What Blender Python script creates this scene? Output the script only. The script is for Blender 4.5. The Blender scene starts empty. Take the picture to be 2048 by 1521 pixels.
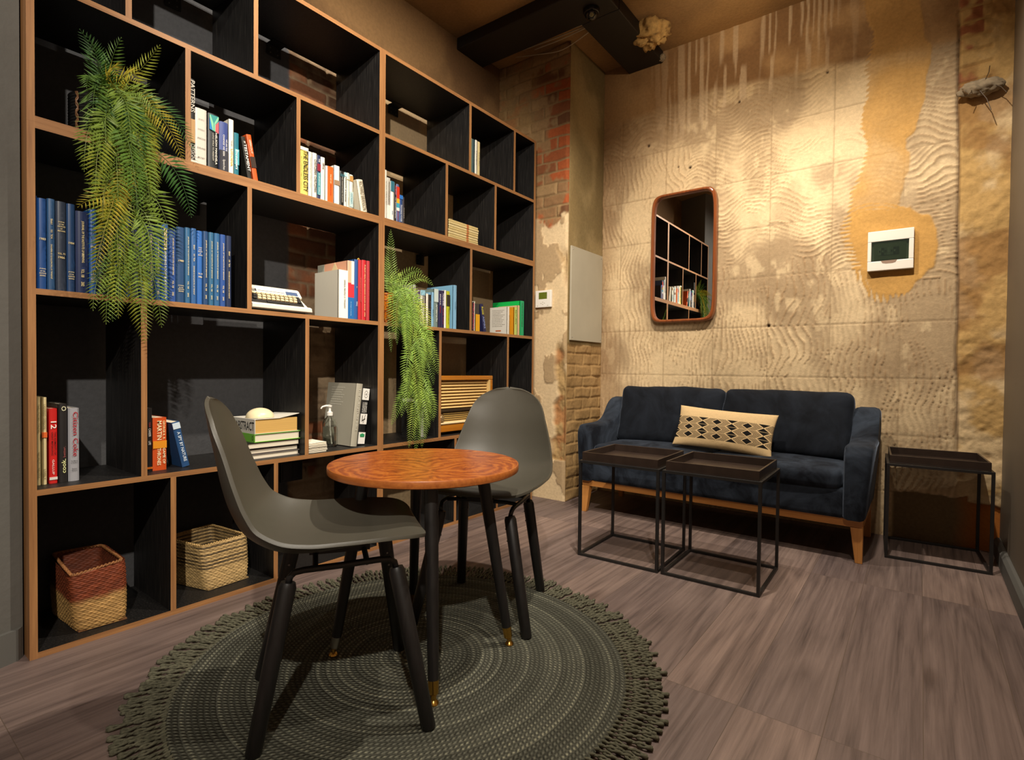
import bpy, math, random
import numpy as np
from mathutils import Vector, Matrix
random.seed(7)
np.random.seed(7)
PI = math.pi
SC = bpy.context.scene
COL = SC.collection


def S(h):
    """sRGB hex -> linear rgba"""
    h = h.lstrip('#')
    o = []
    for i in (0, 2, 4):
        c = int(h[i:i + 2], 16) / 255
        o.append(c / 12.92 if c <= .04045 else ((c + .055) / 1.055) ** 2.4)
    return (*o, 1.0)


# ------------------------------------------------------------------ camera, world, lights, exposure
cam_d = bpy.data.cameras.new('camera')
cam = bpy.data.objects.new('camera', cam_d)
COL.objects.link(cam)
F = Vector((-0.6040, 0.7968, -0.0194)).normalized()
Ro = math.radians(0.6532)
Rv = F.cross(Vector((0, 0, 1))).normalized()
Uv = Rv.cross(F)
R2 = Rv * math.cos(Ro) + Uv * math.sin(Ro)
U2 = -Rv * math.sin(Ro) + Uv * math.cos(Ro)
CAMF, CAMU = F.copy(), U2.copy()
m = Matrix.Identity(4)
for i in range(3):
    m[i][0] = R2[i]
    m[i][1] = U2[i]
    m[i][2] = -F[i]
m.translation = (2.1312, 0.0, 0.9)
cam.matrix_world = m
cam_d.sensor_width = 36
cam_d.lens = 1078.1 / 2048 * 36
cam_d.clip_start = .02
SC.camera = cam

world = bpy.data.worlds.new('world')
SC.world = world
world.use_nodes = True
world.node_tree.nodes['Background'].inputs[0].default_value = (1.0, .66, .42, 1)
world.node_tree.nodes['Background'].inputs[1].default_value = .19

SC.view_settings.view_transform = 'Standard'
SC.view_settings.look = 'None'
SC.view_settings.gamma = 1
SC.view_settings.exposure = 0.35
SC.view_settings.use_curve_mapping = False


def spot(name, loc, target, energy, angle, blend, color=(1, .86, .66), radius=.025):
    l = bpy.data.lights.new(name, 'SPOT')
    l.energy = energy
    l.color = color
    l.spot_size = math.radians(angle)
    l.spot_blend = blend
    l.shadow_soft_size = radius
    o = bpy.data.objects.new(name, l)
    COL.objects.link(o)
    o.location = loc
    o.rotation_euler = (Vector(target) - Vector(loc)).to_track_quat('-Z', 'Y').to_euler()
    return o


WARM = (1, .895, .75)
spot('ceiling_spot_table', (1.42, 1.70, 2.96), (.85, 1.25, .3), 170, 80, .6, WARM)
spot('ceiling_spot_sofa', (1.10, 2.25, 2.98), (.95, 3.64, 1.1), 128, 92, 1, WARM)
spot('ceiling_spot_wall', (1.95, 2.30, 2.98), (1.98, 3.64, .95), 135, 92, 1, WARM)
spot('ceiling_spot_corner', (1.62, 3.00, 2.96), (1.85, 3.35, .2), 26, 90, 1, WARM)
spot('fill_spot_wall_top', (1.25, 2.75, 2.80), (1.25, 3.64, 2.75), 13, 150, 1, (1, .80, .55))  # added fill, brightens the brown top of the back wall
spot('ceiling_spot_shelf', (1.20, .95, 2.96), (-.1, 1.85, 1.8), 150, 88, .8, (1, .90, .76))
spot('ceiling_spot_front', (2.70, -.72, 2.95), (.0, 1.35, 1.25), 330, 62, .6, (1, .92, .80), .03)
spot('fill_spot_floor', (2.05, .95, 2.98), (1.75, 1.35, 0), 75, 95, .9, WARM)  # added fill, lifts the floor and rug at the right


# ------------------------------------------------------------------ helpers
class MB:
    """collects geometry for ONE mesh object"""

    def __init__(s):
        s.v = []
        s.f = []
        s.m = []

    def add(s, vs, fs, mi=0):
        n = len(s.v)
        s.v += [tuple(a) for a in vs]
        s.f += [tuple(i + n for i in f) for f in fs]
        s.m += [mi] * len(fs)
        return s

    def box(s, x0, x1, y0, y1, z0, z1, mi=0, M=None):
        vs = [Vector((x, y, z)) for z in (z0, z1) for x, y in ((x0, y0), (x1, y0), (x1, y1), (x0, y1))]
        if M is not None:
            vs = [M @ a for a in vs]
        return s.add(vs, [(3, 2, 1, 0), (4, 5, 6, 7), (0, 1, 5, 4), (1, 2, 6, 5), (2, 3, 7, 6), (3, 0, 4, 7)], mi)

    def quad(s, a, b, c, d, mi=0):
        return s.add([a, b, c, d], [(0, 1, 2, 3)], mi)

    def tube(s, pts, r, n=10, mi=0, flat=None):
        pts = [Vector(p) for p in pts]
        k = len(pts)
        rs = r if isinstance(r, (list, tuple)) else [r] * k
        T = []
        for i in range(k):
            T.append((pts[min(i + 1, k - 1)] - pts[max(i - 1, 0)]).normalized())
        a = Vector((0, 0, 1)) if abs(T[0].z) < .9 else Vector((1, 0, 0))
        nrm = (a - T[0] * a.dot(T[0])).normalized()
        vs = []
        for i in range(k):
            nrm = (nrm - T[i] * nrm.dot(T[i])).normalized()
            b = T[i].cross(nrm)
            for j in range(n):
                t = 2 * PI * j / n
                c1, c2 = math.cos(t), math.sin(t)
                if flat:
                    c1 *= flat
                vs.append(pts[i] + (nrm * c1 + b * c2) * rs[i])
        fs = [(i * n + j, i * n + (j + 1) % n, (i + 1) * n + (j + 1) % n, (i + 1) * n + j)
              for i in range(k - 1) for j in range(n)]
        fs.append(tuple(range(n))[::-1])
        fs.append(tuple((k - 1) * n + j for j in range(n)))
        return s.add(vs, fs, mi)

    def lathe(s, prof, c=(0, 0, 0), n=32, mi=0, M=None):
        vs = []
        for r, z in prof:
            for j in range(n):
                t = 2 * PI * j / n
                p = Vector((c[0] + r * math.cos(t), c[1] + r * math.sin(t), c[2] + z))
                vs.append(M @ p if M is not None else p)
        k = len(prof)
        fs = [(i * n + j, i * n + (j + 1) % n, (i + 1) * n + (j + 1) % n, (i + 1) * n + j)
              for i in range(k - 1) for j in range(n)]
        if prof[0][0] > 1e-5:
            fs.append(tuple(range(n))[::-1])
        if prof[-1][0] > 1e-5:
            fs.append(tuple((k - 1) * n + j for j in range(n)))
        return s.add(vs, fs, mi)

    def prism(s, poly, axis, a0, a1, mi=0, mside=None):
        """poly: 2D points, extruded along axis (0=x: poly is (y,z); 1=y: poly is (x,z); 2=z: (x,y))"""
        def P(p, a):
            if axis == 0:
                return (a, p[0], p[1])
            if axis == 1:
                return (p[0], a, p[1])
            return (p[0], p[1], a)
        n = len(poly)
        vs = [P(p, a0) for p in poly] + [P(p, a1) for p in poly]
        fs = [(i, (i + 1) % n, n + (i + 1) % n, n + i) for i in range(n)]
        s.add(vs, fs, mi if mside is None else mside)
        s.add(vs, [tuple(range(n))[::-1], tuple(range(n, 2 * n))], mi)
        return s

    def build(s, name, mats, parent=None, smooth=False, bevel=0, loc=None, recalc=True, seg=2, solid=0, subsurf=0):
        me = bpy.data.meshes.new(name)
        me.from_pydata(s.v, [], s.f)
        if not isinstance(mats, (list, tuple)):
            mats = [mats]
        for q in mats:
            me.materials.append(q)
        if len(mats) > 1:
            me.polygons.foreach_set('material_index', s.m)
        if recalc:
            import bmesh
            bm = bmesh.new()
            bm.from_mesh(me)
            bmesh.ops.recalc_face_normals(bm, faces=bm.faces)
            bm.to_mesh(me)
            bm.free()
        o = link(name, me, parent, smooth)
        if loc is not None:
            o.location = loc
        if solid:
            md = o.modifiers.new('solid', 'SOLIDIFY')
            md.thickness = solid
            md.offset = 0
        if bevel:
            md = o.modifiers.new('bevel', 'BEVEL')
            md.width = bevel
            md.segments = seg
            md.limit_method = 'ANGLE'
            md.angle_limit = math.radians(40)
        if subsurf:
            md = o.modifiers.new('sub', 'SUBSURF')
            md.levels = md.render_levels = subsurf
        return o


def link(name, me, parent=None, smooth=False):
    o = bpy.data.objects.new(name, me)
    COL.objects.link(o)
    if parent is not None:
        o.parent = parent
    if smooth:
        me.polygons.foreach_set('use_smooth', [True] * len(me.polygons))
        if smooth == 'auto':
            try:
                me.set_sharp_from_angle(angle=math.radians(38))
            except Exception:
                pass
    return o


def tag(o, label, cat, group=None, kind=None):
    o['label'] = label
    o['category'] = cat
    if group:
        o['group'] = group
    if kind:
        o['kind'] = kind
    return o


def thing(name, label, cat, loc=(0, 0, 0), rz=0, group=None, rx=0):
    o = bpy.data.objects.new(name, None)
    COL.objects.link(o)
    o.empty_display_size = .05
    o.location = loc
    o.rotation_euler = (rx, 0, rz)
    return tag(o, label, cat, group)


def struct(o, label=None):
    o['kind'] = 'structure'
    if label:
        o['label'] = label
    return o


# ---- numpy value noise
_T = np.random.RandomState(3).rand(256, 256)


def vn(x, y, seed=0):
    x = x + seed * 17.3
    y = y + seed * 9.1
    xi = np.floor(x).astype(int)
    yi = np.floor(y).astype(int)
    xf = x - xi
    yf = y - yi
    u = xf * xf * (3 - 2 * xf)
    v = yf * yf * (3 - 2 * yf)
    a = _T[xi % 256, yi % 256]
    b = _T[(xi + 1) % 256, yi % 256]
    c = _T[xi % 256, (yi + 1) % 256]
    d = _T[(xi + 1) % 256, (yi + 1) % 256]
    return a * (1 - u) * (1 - v) + b * u * (1 - v) + c * (1 - u) * v + d * u * v


def fbm(x, y, o=4, seed=0):
    s = 0
    a = .5
    t = 0
    for i in range(o):
        s = s + a * vn(x * 2 ** i, y * 2 ** i, seed + i)
        t += a
        a *= .5
    return s / t


def sstep(a, b, x):
    t = np.clip((x - a) / (b - a), 0, 1)
    return t * t * (3 - 2 * t)


def mixc(c0, c1, f):
    return c0 * (1 - f[..., None]) + c1 * f[..., None]


def C3(h):
    return np.array(S(h)[:3])


def gridmesh(name, P, colr, mat, parent=None, smooth=True, closed=False, flip=False):
    """P: (nu,nv,3) vertex grid, colr: (nu,nv,3) or None"""
    nu, nv = P.shape[:2]
    me = bpy.data.meshes.new(name)
    nn = nu if closed else nu - 1
    I, J = np.meshgrid(np.arange(nn), np.arange(nv - 1), indexing='ij')
    I2 = (I + 1) % nu
    q = np.stack([I * nv + J, I2 * nv + J, I2 * nv + J + 1, I * nv + J + 1], -1).reshape(-1, 4)
    if flip:
        q = q[:, ::-1]
    me.vertices.add(nu * nv)
    me.vertices.foreach_set('co', P.reshape(-1).astype(np.float32))
    me.loops.add(q.size)
    me.loops.foreach_set('vertex_index', q.reshape(-1).astype(np.int32))
    me.polygons.add(len(q))
    me.polygons.foreach_set('loop_start', np.arange(0, q.size, 4, dtype=np.int32))
    me.polygons.foreach_set('loop_total', np.full(len(q), 4, dtype=np.int32))
    me.update(calc_edges=True)
    me.validate()
    if colr is not None:
        at = me.color_attributes.new('Col', 'FLOAT_COLOR', 'POINT')
        c = np.ones((nu * nv, 4), np.float32)
        c[:, :3] = np.clip(colr.reshape(-1, 3), 0, 1)
        at.data.foreach_set('color', c.reshape(-1))
    me.materials.append(mat)
    return link(name, me, parent, smooth)


# ------------------------------------------------------------------ materials
def newmat(name):
    m = bpy.data.materials.new(name)
    m.use_nodes = True
    nt = m.node_tree
    return m, nt, nt.nodes['Principled BSDF']


def nd(nt, t, ins=None, **pr):
    n = nt.nodes.new(t)
    for k, v in pr.items():
        setattr(n, k, v)
    for k, v in (ins or {}).items():
        if isinstance(v, bpy.types.NodeSocket):
            nt.links.new(v, n.inputs[k])
        else:
            n.inputs[k].default_value = v
    return n


def ramp(nt, fac, stops):
    r = nt.nodes.new('ShaderNodeValToRGB')
    nt.links.new(fac, r.inputs[0])
    e = r.color_ramp.elements
    while len(e) < len(stops):
        e.new(.5)
    for el, (p, c) in zip(e, stops):
        el.position = p
        el.color = c if len(c) == 4 else (*c, 1)
    return r.outputs[0]


def plain(name, c, rough=.5, metal=0, noise=0, nscale=30, bump=0, bscale=200, spec=.5, stretch=(1, 1, 1), **kw):
    m, nt, b = newmat(name)
    c = S(c) if isinstance(c, str) else c
    b.inputs['Base Color'].default_value = c
    b.inputs['Roughness'].default_value = rough
    b.inputs['Metallic'].default_value = metal
    b.inputs['Specular IOR Level'].default_value = spec
    for k, v in kw.items():
        b.inputs[k.replace('_', ' ')].default_value = v
    if noise or bump:
        tc = nd(nt, 'ShaderNodeTexCoord')
        mp = nd(nt, 'ShaderNodeMapping', {'Vector': tc.outputs['Object'], 'Scale': stretch})
    if noise:
        n = nd(nt, 'ShaderNodeTexNoise', {'Vector': mp.outputs[0], 'Scale': nscale, 'Detail': 5.0})
        lo = tuple(x * (1 - noise) for x in c[:3])
        hi = tuple(min(1, x * (1 + noise)) for x in c[:3])
        nt.links.new(ramp(nt, n.outputs['Fac'], [(.3, lo), (.7, hi)]), b.inputs['Base Color'])
    if bump:
        n2 = nd(nt, 'ShaderNodeTexNoise', {'Vector': mp.outputs[0], 'Scale': bscale, 'Detail': 4.0})
        bp = nd(nt, 'ShaderNodeBump', {'Height': n2.outputs['Fac'], 'Strength': bump, 'Distance': .002})
        nt.links.new(bp.outputs[0], b.inputs['Normal'])
    return m


def wood(name, c1, c2, axis, rough=.45, scale=1.0, dark=None, coat=0):
    """straight-grained wood; axis = grain direction"""
    m, nt, b = newmat(name)
    tc = nd(nt, 'ShaderNodeTexCoord')
    st = [60 * scale] * 3
    st[axis] = 2.2 * scale
    mp = nd(nt, 'ShaderNodeMapping', {'Vector': tc.outputs['Object'], 'Scale': tuple(st)})
    n = nd(nt, 'ShaderNodeTexNoise', {'Vector': mp.outputs[0], 'Scale': 1.5, 'Detail': 6.0, 'Roughness': .65})
    col = ramp(nt, n.outputs['Fac'], [(.25, S(c1)), (.75, S(c2))])
    nt.links.new(col, b.inputs['Base Color'])
    b.inputs['Roughness'].default_value = rough
    b.inputs['Coat Weight'].default_value = coat
    b.inputs['Coat Roughness'].default_value = .15
    bp = nd(nt, 'ShaderNodeBump', {'Height': n.outputs['Fac'], 'Strength': .25, 'Distance': .001})
    nt.links.new(bp.outputs[0], b.inputs['Normal'])
    return m


def attrmat(name, rough=.9, bump=.4, bscale=90, dist=.003, noise=.12, spec=.3, sub=0, trans=0):
    """base colour from the mesh's own colour attribute, fine procedural grain on top"""
    m, nt, b = newmat(name)
    at = nd(nt, 'ShaderNodeAttribute', attribute_name='Col')
    tc = nd(nt, 'ShaderNodeTexCoord')
    n = nd(nt, 'ShaderNodeTexNoise', {'Vector': tc.outputs['Object'], 'Scale': bscale, 'Detail': 8.0, 'Roughness': .65})
    mr = nd(nt, 'ShaderNodeMapRange', {0: n.outputs['Fac'], 1: .3, 2: .7, 3: 1 - noise, 4: 1 + noise})
    mx = nd(nt, 'ShaderNodeVectorMath', {0: at.outputs['Color']}, operation='SCALE')
    nt.links.new(mr.outputs[0], mx.inputs['Scale'])
    nt.links.new(mx.outputs[0], b.inputs['Base Color'])
    b.inputs['Roughness'].default_value = rough
    b.inputs['Specular IOR Level'].default_value = spec
    if bump:
        bp = nd(nt, 'ShaderNodeBump', {'Height': n.outputs['Fac'], 'Strength': bump, 'Distance': dist})
        nt.links.new(bp.outputs[0], b.inputs['Normal'])
    if trans:
        tr = nd(nt, 'ShaderNodeBsdfTranslucent', {'Color': mx.outputs[0]})
        ms = nd(nt, 'ShaderNodeMixShader', {0: trans, 1: b.outputs[0], 2: tr.outputs[0]})
        nt.links.new(ms.outputs[0], nt.nodes['Material Output'].inputs[0])
    return m


def floor_mat():
    m, nt, b = newmat('wood_floor')
    tc = nd(nt, 'ShaderNodeTexCoord')
    sp = nd(nt, 'ShaderNodeSeparateXYZ', {0: tc.outputs['Object']})
    xo = nd(nt, 'ShaderNodeMath', {0: sp.outputs[0], 1: 4.045 - .2}, operation='ADD')
    yo = nd(nt, 'ShaderNodeMath', {0: sp.outputs[1], 1: 5.35}, operation='ADD')
    cb = nd(nt, 'ShaderNodeCombineXYZ', {0: yo.outputs[0], 1: xo.outputs[0]})
    br = nd(nt, 'ShaderNodeTexBrick', {'Vector': cb.outputs[0], 'Color1': (0, 0, 0, 1), 'Color2': (1, 1, 1, 1), 'Mortar': (.5, .5, .5, 1),
                                       'Scale': 1.0, 'Mortar Size': .0009, 'Mortar Smooth': .1, 'Bias': 0.0, 'Brick Width': 1.22, 'Row Height': .2},
            offset=.37, offset_frequency=1)
    rnd = br.outputs['Color']
    k = nd(nt, 'ShaderNodeVectorMath', {0: rnd, 1: (37.0, 91.0, 13.0)}, operation='MULTIPLY')
    ad = nd(nt, 'ShaderNodeVectorMath', {0: tc.outputs['Object'], 1: k.outputs[0]}, operation='ADD')
    mp = nd(nt, 'ShaderNodeMapping', {'Vector': ad.outputs[0], 'Scale': (55, 1.5, 1)})
    g1 = nd(nt, 'ShaderNodeTexNoise', {'Vector': mp.outputs[0], 'Scale': 1.0, 'Detail': 12.0, 'Roughness': .76, 'Distortion': .3})
    mp2 = nd(nt, 'ShaderNodeMapping', {'Vector': ad.outputs[0], 'Scale': (7.0, .75, 1)})
    g2 = nd(nt, 'ShaderNodeTexNoise', {'Vector': mp2.outputs[0], 'Scale': 1.0, 'Detail': 1.5, 'Distortion': .35})
    # cathedral rings: contour lines of a stretched noise
    rg = nd(nt, 'ShaderNodeMath', {0: g2.outputs['Fac'], 1: 14.0}, operation='MULTIPLY')
    fr = nd(nt, 'ShaderNodeMath', {0: rg.outputs[0], 1: 1.0}, operation='PINGPONG')
    mixf = nd(nt, 'ShaderNodeMix', {0: .13, 2: g1.outputs['Fac'], 3: fr.outputs[0]})
    col = ramp(nt, mixf.outputs[0], [(.28, S('4a3f3c')), (.48, S('6d5e58')), (.70, S('85746c'))])
    # broad plank tone
    tn = ramp(nt, rnd, [(0, (.76, .74, .78, 1)), (.5, (.95, .92, .92, 1)), (1, (1.18, 1.12, 1.08, 1))])
    mu = nd(nt, 'ShaderNodeMix', {0: 1.0, 6: col, 7: tn}, data_type='RGBA', blend_type='MULTIPLY')
    # knots
    mp3 = nd(nt, 'ShaderNodeMapping', {'Vector': ad.outputs[0], 'Scale': (5.5, 2.4, 1)})
    vo = nd(nt, 'ShaderNodeTexVoronoi', {'Vector': mp3.outputs[0], 'Scale': .62, 'Randomness': 1.0})
    kn = ramp(nt, vo.outputs['Distance'], [(0, (.40, .36, .34, 1)), (.06, (.6, .56, .54, 1)), (.16, (1, 1, 1, 1))])
    mu2 = nd(nt, 'ShaderNodeMix', {0: .8, 6: mu.outputs[2], 7: kn}, data_type='RGBA', blend_type='MULTIPLY')
    mo = nd(nt, 'ShaderNodeMix', {0: br.outputs['Fac'], 6: mu2.outputs[2], 7: S('57493f')}, data_type='RGBA')
    nt.links.new(mo.outputs[2], b.inputs['Base Color'])
    rr = nd(nt, 'ShaderNodeMapRange', {0: g1.outputs['Fac'], 1: .3, 2: .7, 3: .42, 4: .58})
    nt.links.new(rr.outputs[0], b.inputs['Roughness'])
    hh = nd(nt, 'ShaderNodeMath', {0: g1.outputs['Fac'], 1: br.outputs['Fac']}, operation='SUBTRACT')
    bp = nd(nt, 'ShaderNodeBump', {'Height': hh.outputs[0], 'Strength': .22, 'Distance': .0012})
    nt.links.new(bp.outputs[0], b.inputs['Normal'])
    return m


def velvet_mat(name, dark, light, nap=5.0):
    m, nt, b = newmat(name)
    tc = nd(nt, 'ShaderNodeTexCoord')
    n = nd(nt, 'ShaderNodeTexNoise', {'Vector': tc.outputs['Object'], 'Scale': nap, 'Detail': 6.0, 'Roughness': .62, 'Distortion': 1.2})
    col = ramp(nt, n.outputs['Fac'], [(.38, S(dark)), (.70, S(light))])
    nt.links.new(col, b.inputs['Base Color'])
    b.inputs['Roughness'].default_value = .85
    b.inputs['Specular IOR Level'].default_value = .15
    b.inputs['Sheen Weight'].default_value = .45
    b.inputs['Sheen Roughness'].default_value = .35
    b.inputs['Sheen Tint'].default_value = S('8490a4')
    n2 = nd(nt, 'ShaderNodeTexNoise', {'Vector': tc.outputs['Object'], 'Scale': 26.0, 'Detail': 6.0})
    bp = nd(nt, 'ShaderNodeBump', {'Height': n2.outputs['Fac'], 'Strength': .25, 'Distance': .004})
    nt.links.new(bp.outputs[0], b.inputs['Normal'])
    return m


def black_laminate():
    m, nt, b = newmat('black_laminate')
    tc = nd(nt, 'ShaderNodeTexCoord')
    mp = nd(nt, 'ShaderNodeMapping', {'Vector': tc.outputs['Object'], 'Scale': (130, 130, 7)})
    n = nd(nt, 'ShaderNodeTexNoise', {'Vector': mp.outputs[0], 'Scale': 1.3, 'Detail': 4.0})
    col = ramp(nt, n.outputs['Fac'], [(.35, S('0f0e0e')), (.62, S('1d1b1a')), (.8, S('3b3834'))])
    nt.links.new(col, b.inputs['Base Color'])
    b.inputs['Roughness'].default_value = .48
    bp = nd(nt, 'ShaderNodeBump', {'Height': n.outputs['Fac'], 'Strength': .3, 'Distance': .0008})
    nt.links.new(bp.outputs[0], b.inputs['Normal'])
    return m


def tabletop_mat():
    """walnut crotch veneer: bookmatched flame figure"""
    m, nt, b = newmat('crotch_veneer')
    tc = nd(nt, 'ShaderNodeTexCoord')
    mp = nd(nt, 'ShaderNodeMapping', {'Vector': tc.outputs['Object'], 'Rotation': (0, 0, math.radians(-52))})
    sp = nd(nt, 'ShaderNodeSeparateXYZ', {0: mp.outputs[0]})
    ab = nd(nt, 'ShaderNodeMath', {0: sp.outputs[0]}, operation='ABSOLUTE')
    # arcs radiating from a point on the joint line
    yy = nd(nt, 'ShaderNodeMath', {0: sp.outputs[1], 1: .10}, operation='ADD')
    cb = nd(nt, 'ShaderNodeCombineXYZ', {0: ab.outputs[0], 1: yy.outputs[0]})
    n0 = nd(nt, 'ShaderNodeTexNoise', {'Vector': cb.outputs[0], 'Scale': 5.0, 'Detail': 3.0})
    off = nd(nt, 'ShaderNodeVectorMath', {0: n0.outputs['Color'], 1: (.22, .22, 0)}, operation='MULTIPLY')
    ad = nd(nt, 'ShaderNodeVectorMath', {0: cb.outputs[0], 1: off.outputs[0]}, operation='ADD')
    sb = nd(nt, 'ShaderNodeVectorMath', {0: ad.outputs[0], 1: (-.23, -.08, 0)}, operation='ADD')
    wv = nd(nt, 'ShaderNodeTexWave', {'Vector': sb.outputs[0], 'Scale': 8.5, 'Distortion': 4.0, 'Detail': 4.0, 'Detail Scale': 1.5},
            wave_type='RINGS', rings_direction='SPHERICAL')
    mp2 = nd(nt, 'ShaderNodeMapping', {'Vector': ad.outputs[0], 'Scale': (60, 7, 1)})
    fine = nd(nt, 'ShaderNodeTexNoise', {'Vector': mp2.outputs[0], 'Scale': 1.5, 'Detail': 7.0, 'Roughness': .7})
    mx = nd(nt, 'ShaderNodeMix', {0: .74, 2: wv.outputs['Fac'], 3: fine.outputs['Fac']})
    col = ramp(nt, mx.outputs[0], [(.22, S('6d2e0e')), (.5, S('a04f18')), (.8, S('c4762a'))])
    nt.links.new(col, b.inputs['Base Color'])
    b.inputs['Roughness'].default_value = .33
    b.inputs['Coat Weight'].default_value = .35
    b.inputs['Coat Roughness'].default_value = .25
    return m


def rug_mat():
    m, nt, b = newmat('braided_rug')
    tc = nd(nt, 'ShaderNodeTexCoord')
    sp = nd(nt, 'ShaderNodeSeparateXYZ', {0: tc.outputs['Object']})
    fl = nd(nt, 'ShaderNodeCombineXYZ', {0: sp.outputs[0], 1: sp.outputs[1]})
    ln = nd(nt, 'ShaderNodeVectorMath', {0: fl.outputs[0]}, operation='LENGTH')
    an = nd(nt, 'ShaderNodeMath', {0: sp.outputs[1], 1: sp.outputs[0]}, operation='ARCTAN2')
    w = .0140
    # spiral: radius + angle offset
    sa = nd(nt, 'ShaderNodeMath', {0: an.outputs[0], 1: w / (2 * PI)}, operation='MULTIPLY')
    rs = nd(nt, 'ShaderNodeMath', {0: ln.outputs['Value'], 1: sa.outputs[0]}, operation='ADD')
    rw = nd(nt, 'ShaderNodeMath', {0: rs.outputs[0], 1: w}, operation='DIVIDE')
    ring = nd(nt, 'ShaderNodeMath', {0: rw.outputs[0]}, operation='FLOOR')
    fr = nd(nt, 'ShaderNodeMath', {0: rw.outputs[0]}, operation='FRACT')
    pr = nd(nt, 'ShaderNodeMath', {0: fr.outputs[0], 1: PI}, operation='MULTIPLY')
    pro = nd(nt, 'ShaderNodeMath', {0: pr.outputs[0]}, operation='SINE')
    # stitches along
    rr = nd(nt, 'ShaderNodeMath', {0: ring.outputs[0], 1: w}, operation='MULTIPLY')
    arc = nd(nt, 'ShaderNodeMath', {0: rr.outputs[0], 1: an.outputs[0]}, operation='MULTIPLY')
    st = nd(nt, 'ShaderNodeMath', {0: arc.outputs[0], 1: PI / .0135}, operation='MULTIPLY')
    skew = nd(nt, 'ShaderNodeMath', {0: fr.outputs[0], 1: 1.6, 2: st.outputs[0]}, operation='MULTIPLY_ADD')
    ph = nd(nt, 'ShaderNodeMath', {0: ring.outputs[0], 1: 1.9, 2: skew.outputs[0]}, operation='MULTIPLY_ADD')
    ss = nd(nt, 'ShaderNodeMath', {0: ph.outputs[0]}, operation='SINE')
    sab = nd(nt, 'ShaderNodeMath', {0: ss.outputs[0]}, operation='ABSOLUTE')
    h = nd(nt, 'ShaderNodeMath', {0: pro.outputs[0], 1: sab.outputs[0]}, operation='MULTIPLY')
    wn = nd(nt, 'ShaderNodeTexWhiteNoise', {'W': ring.outputs[0]}, noise_dimensions='1D')
    no = nd(nt, 'ShaderNodeTexNoise', {'Vector': tc.outputs['Object'], 'Scale': 160.0, 'Detail': 3.0})
    big = nd(nt, 'ShaderNodeTexNoise', {'Vector': tc.outputs['Object'], 'Scale': 3.0, 'Detail': 3.0})
    a1 = nd(nt, 'ShaderNodeMath', {0: wn.outputs['Value'], 1: .22, 2: 0.0}, operation='MULTIPLY_ADD')
    a2 = nd(nt, 'ShaderNodeMath', {0: no.outputs['Fac'], 1: .55, 2: a1.outputs[0]}, operation='MULTIPLY_ADD')
    a3 = nd(nt, 'ShaderNodeMath', {0: h.outputs[0], 1: .30, 2: a2.outputs[0]}, operation='MULTIPLY_ADD')
    a4 = nd(nt, 'ShaderNodeMath', {0: big.outputs['Fac'], 1: .3, 2: a3.outputs[0]}, operation='MULTIPLY_ADD')
    col = ramp(nt, a4.outputs[0], [(.30, S('26251f')), (.60, S('4b4b42')), (.82, S('66665a')), (.98, S('98967f'))])
    nt.links.new(col, b.inputs['Base Color'])
    b.inputs['Roughness'].default_value = .95
    b.inputs['Specular IOR Level'].default_value = .1
    bp = nd(nt, 'ShaderNodeBump', {'Height': h.outputs[0], 'Strength': 1.0, 'Distance': .006})
    nt.links.new(bp.outputs[0], b.inputs['Normal'])
    return m


def glass_mat(name, col=(1, 1, 1, 1), rough=0.02, ior=1.45):
    m, nt, b = newmat(name)
    b.inputs['Base Color'].default_value = col
    b.inputs['Transmission Weight'].default_value = 1
    b.inputs['Roughness'].default_value = rough
    b.inputs['IOR'].default_value = ior
    return m


M_FLOOR = floor_mat()
M_BLACKLAM = black_laminate()
M_WALH = wood('walnut_edge_horizontal', '7a5130', 'ac7c4c', 1, .5)
M_WALV = wood('walnut_edge_vertical', '7a5130', 'ac7c4c', 2, .5)
M_WALL = attrmat('rough_plaster', .92, .5, 60, .004)
M_GREYPAINT = plain('grey_painted_plaster', '5d5b56', .8, noise=.08, nscale=6, bump=.5, bscale=55)
M_RIGHT = plain('grey_brown_partition', '6c6153', .6, noise=.05, nscale=4)
M_BASEB = plain('baseboard_paint', '5c5b57', .6, bump=.1, bscale=60)
M_BLACKMET = plain('black_metal', '1b1918', .42, 0, noise=.15, nscale=40)
M_TRAY = plain('dark_bronze_tray', '2c211b', .33, .0, noise=.2, nscale=20)
M_LEG = wood('black_stained_wood', '0c0b0b', '1c1918', 2, .42, 1.4)
M_SHELL = plain('grey_moulded_plastic', '454239', .42, noise=.02, nscale=60, bump=.12, bscale=900)
M_BRASS = plain('brass', 'c79a4a', .25, 1)
M_NICKEL = plain('brushed_nickel', 'b0aaa0', .35, 1)
M_SCREW = plain('steel_screw', '8c8a86', .3, 1)
M_TOP = tabletop_mat()
M_TOPEDGE = wood('tabletop_edge', '8a4519', 'b3692c', 0, .4, 1.0, coat=.3)
M_OAK = wood('oiled_oak', '9c5f27', 'c98d4b', 0, .42, .6)
M_OAKV = wood('oiled_oak_leg', '9c5f27', 'c98d4b', 2, .42, .6)
M_TEAK = wood('teak_mirror_frame', '6a3016', 'a05a2c', 2, .3, .7, coat=.5)
M_VELVET = velvet_mat('navy_velvet', '0d1017', '333b47')
M_VELVETB = velvet_mat('navy_velvet_cushion', '0e1117', '20252e', 4.0)
M_RUG = rug_mat()
M_FRINGE = plain('rug_fringe_wool', '595748', .95, noise=.35, nscale=120, bump=.5, bscale=300, spec=.1)
M_WHITE = plain('white_plastic', 'e4e0d8', .35)
M_CREAM = plain('cream_plastic', 'dcc79c', .4)
M_PAPER = plain('book_pages', 'd9cdb4', .9, noise=.1, nscale=1.0, stretch=(1, 600, 1))
M_PAPERH = plain('book_pages_flat', 'dcd2bd', .9, noise=.14, nscale=1.0, stretch=(1, 1, 700))
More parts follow.
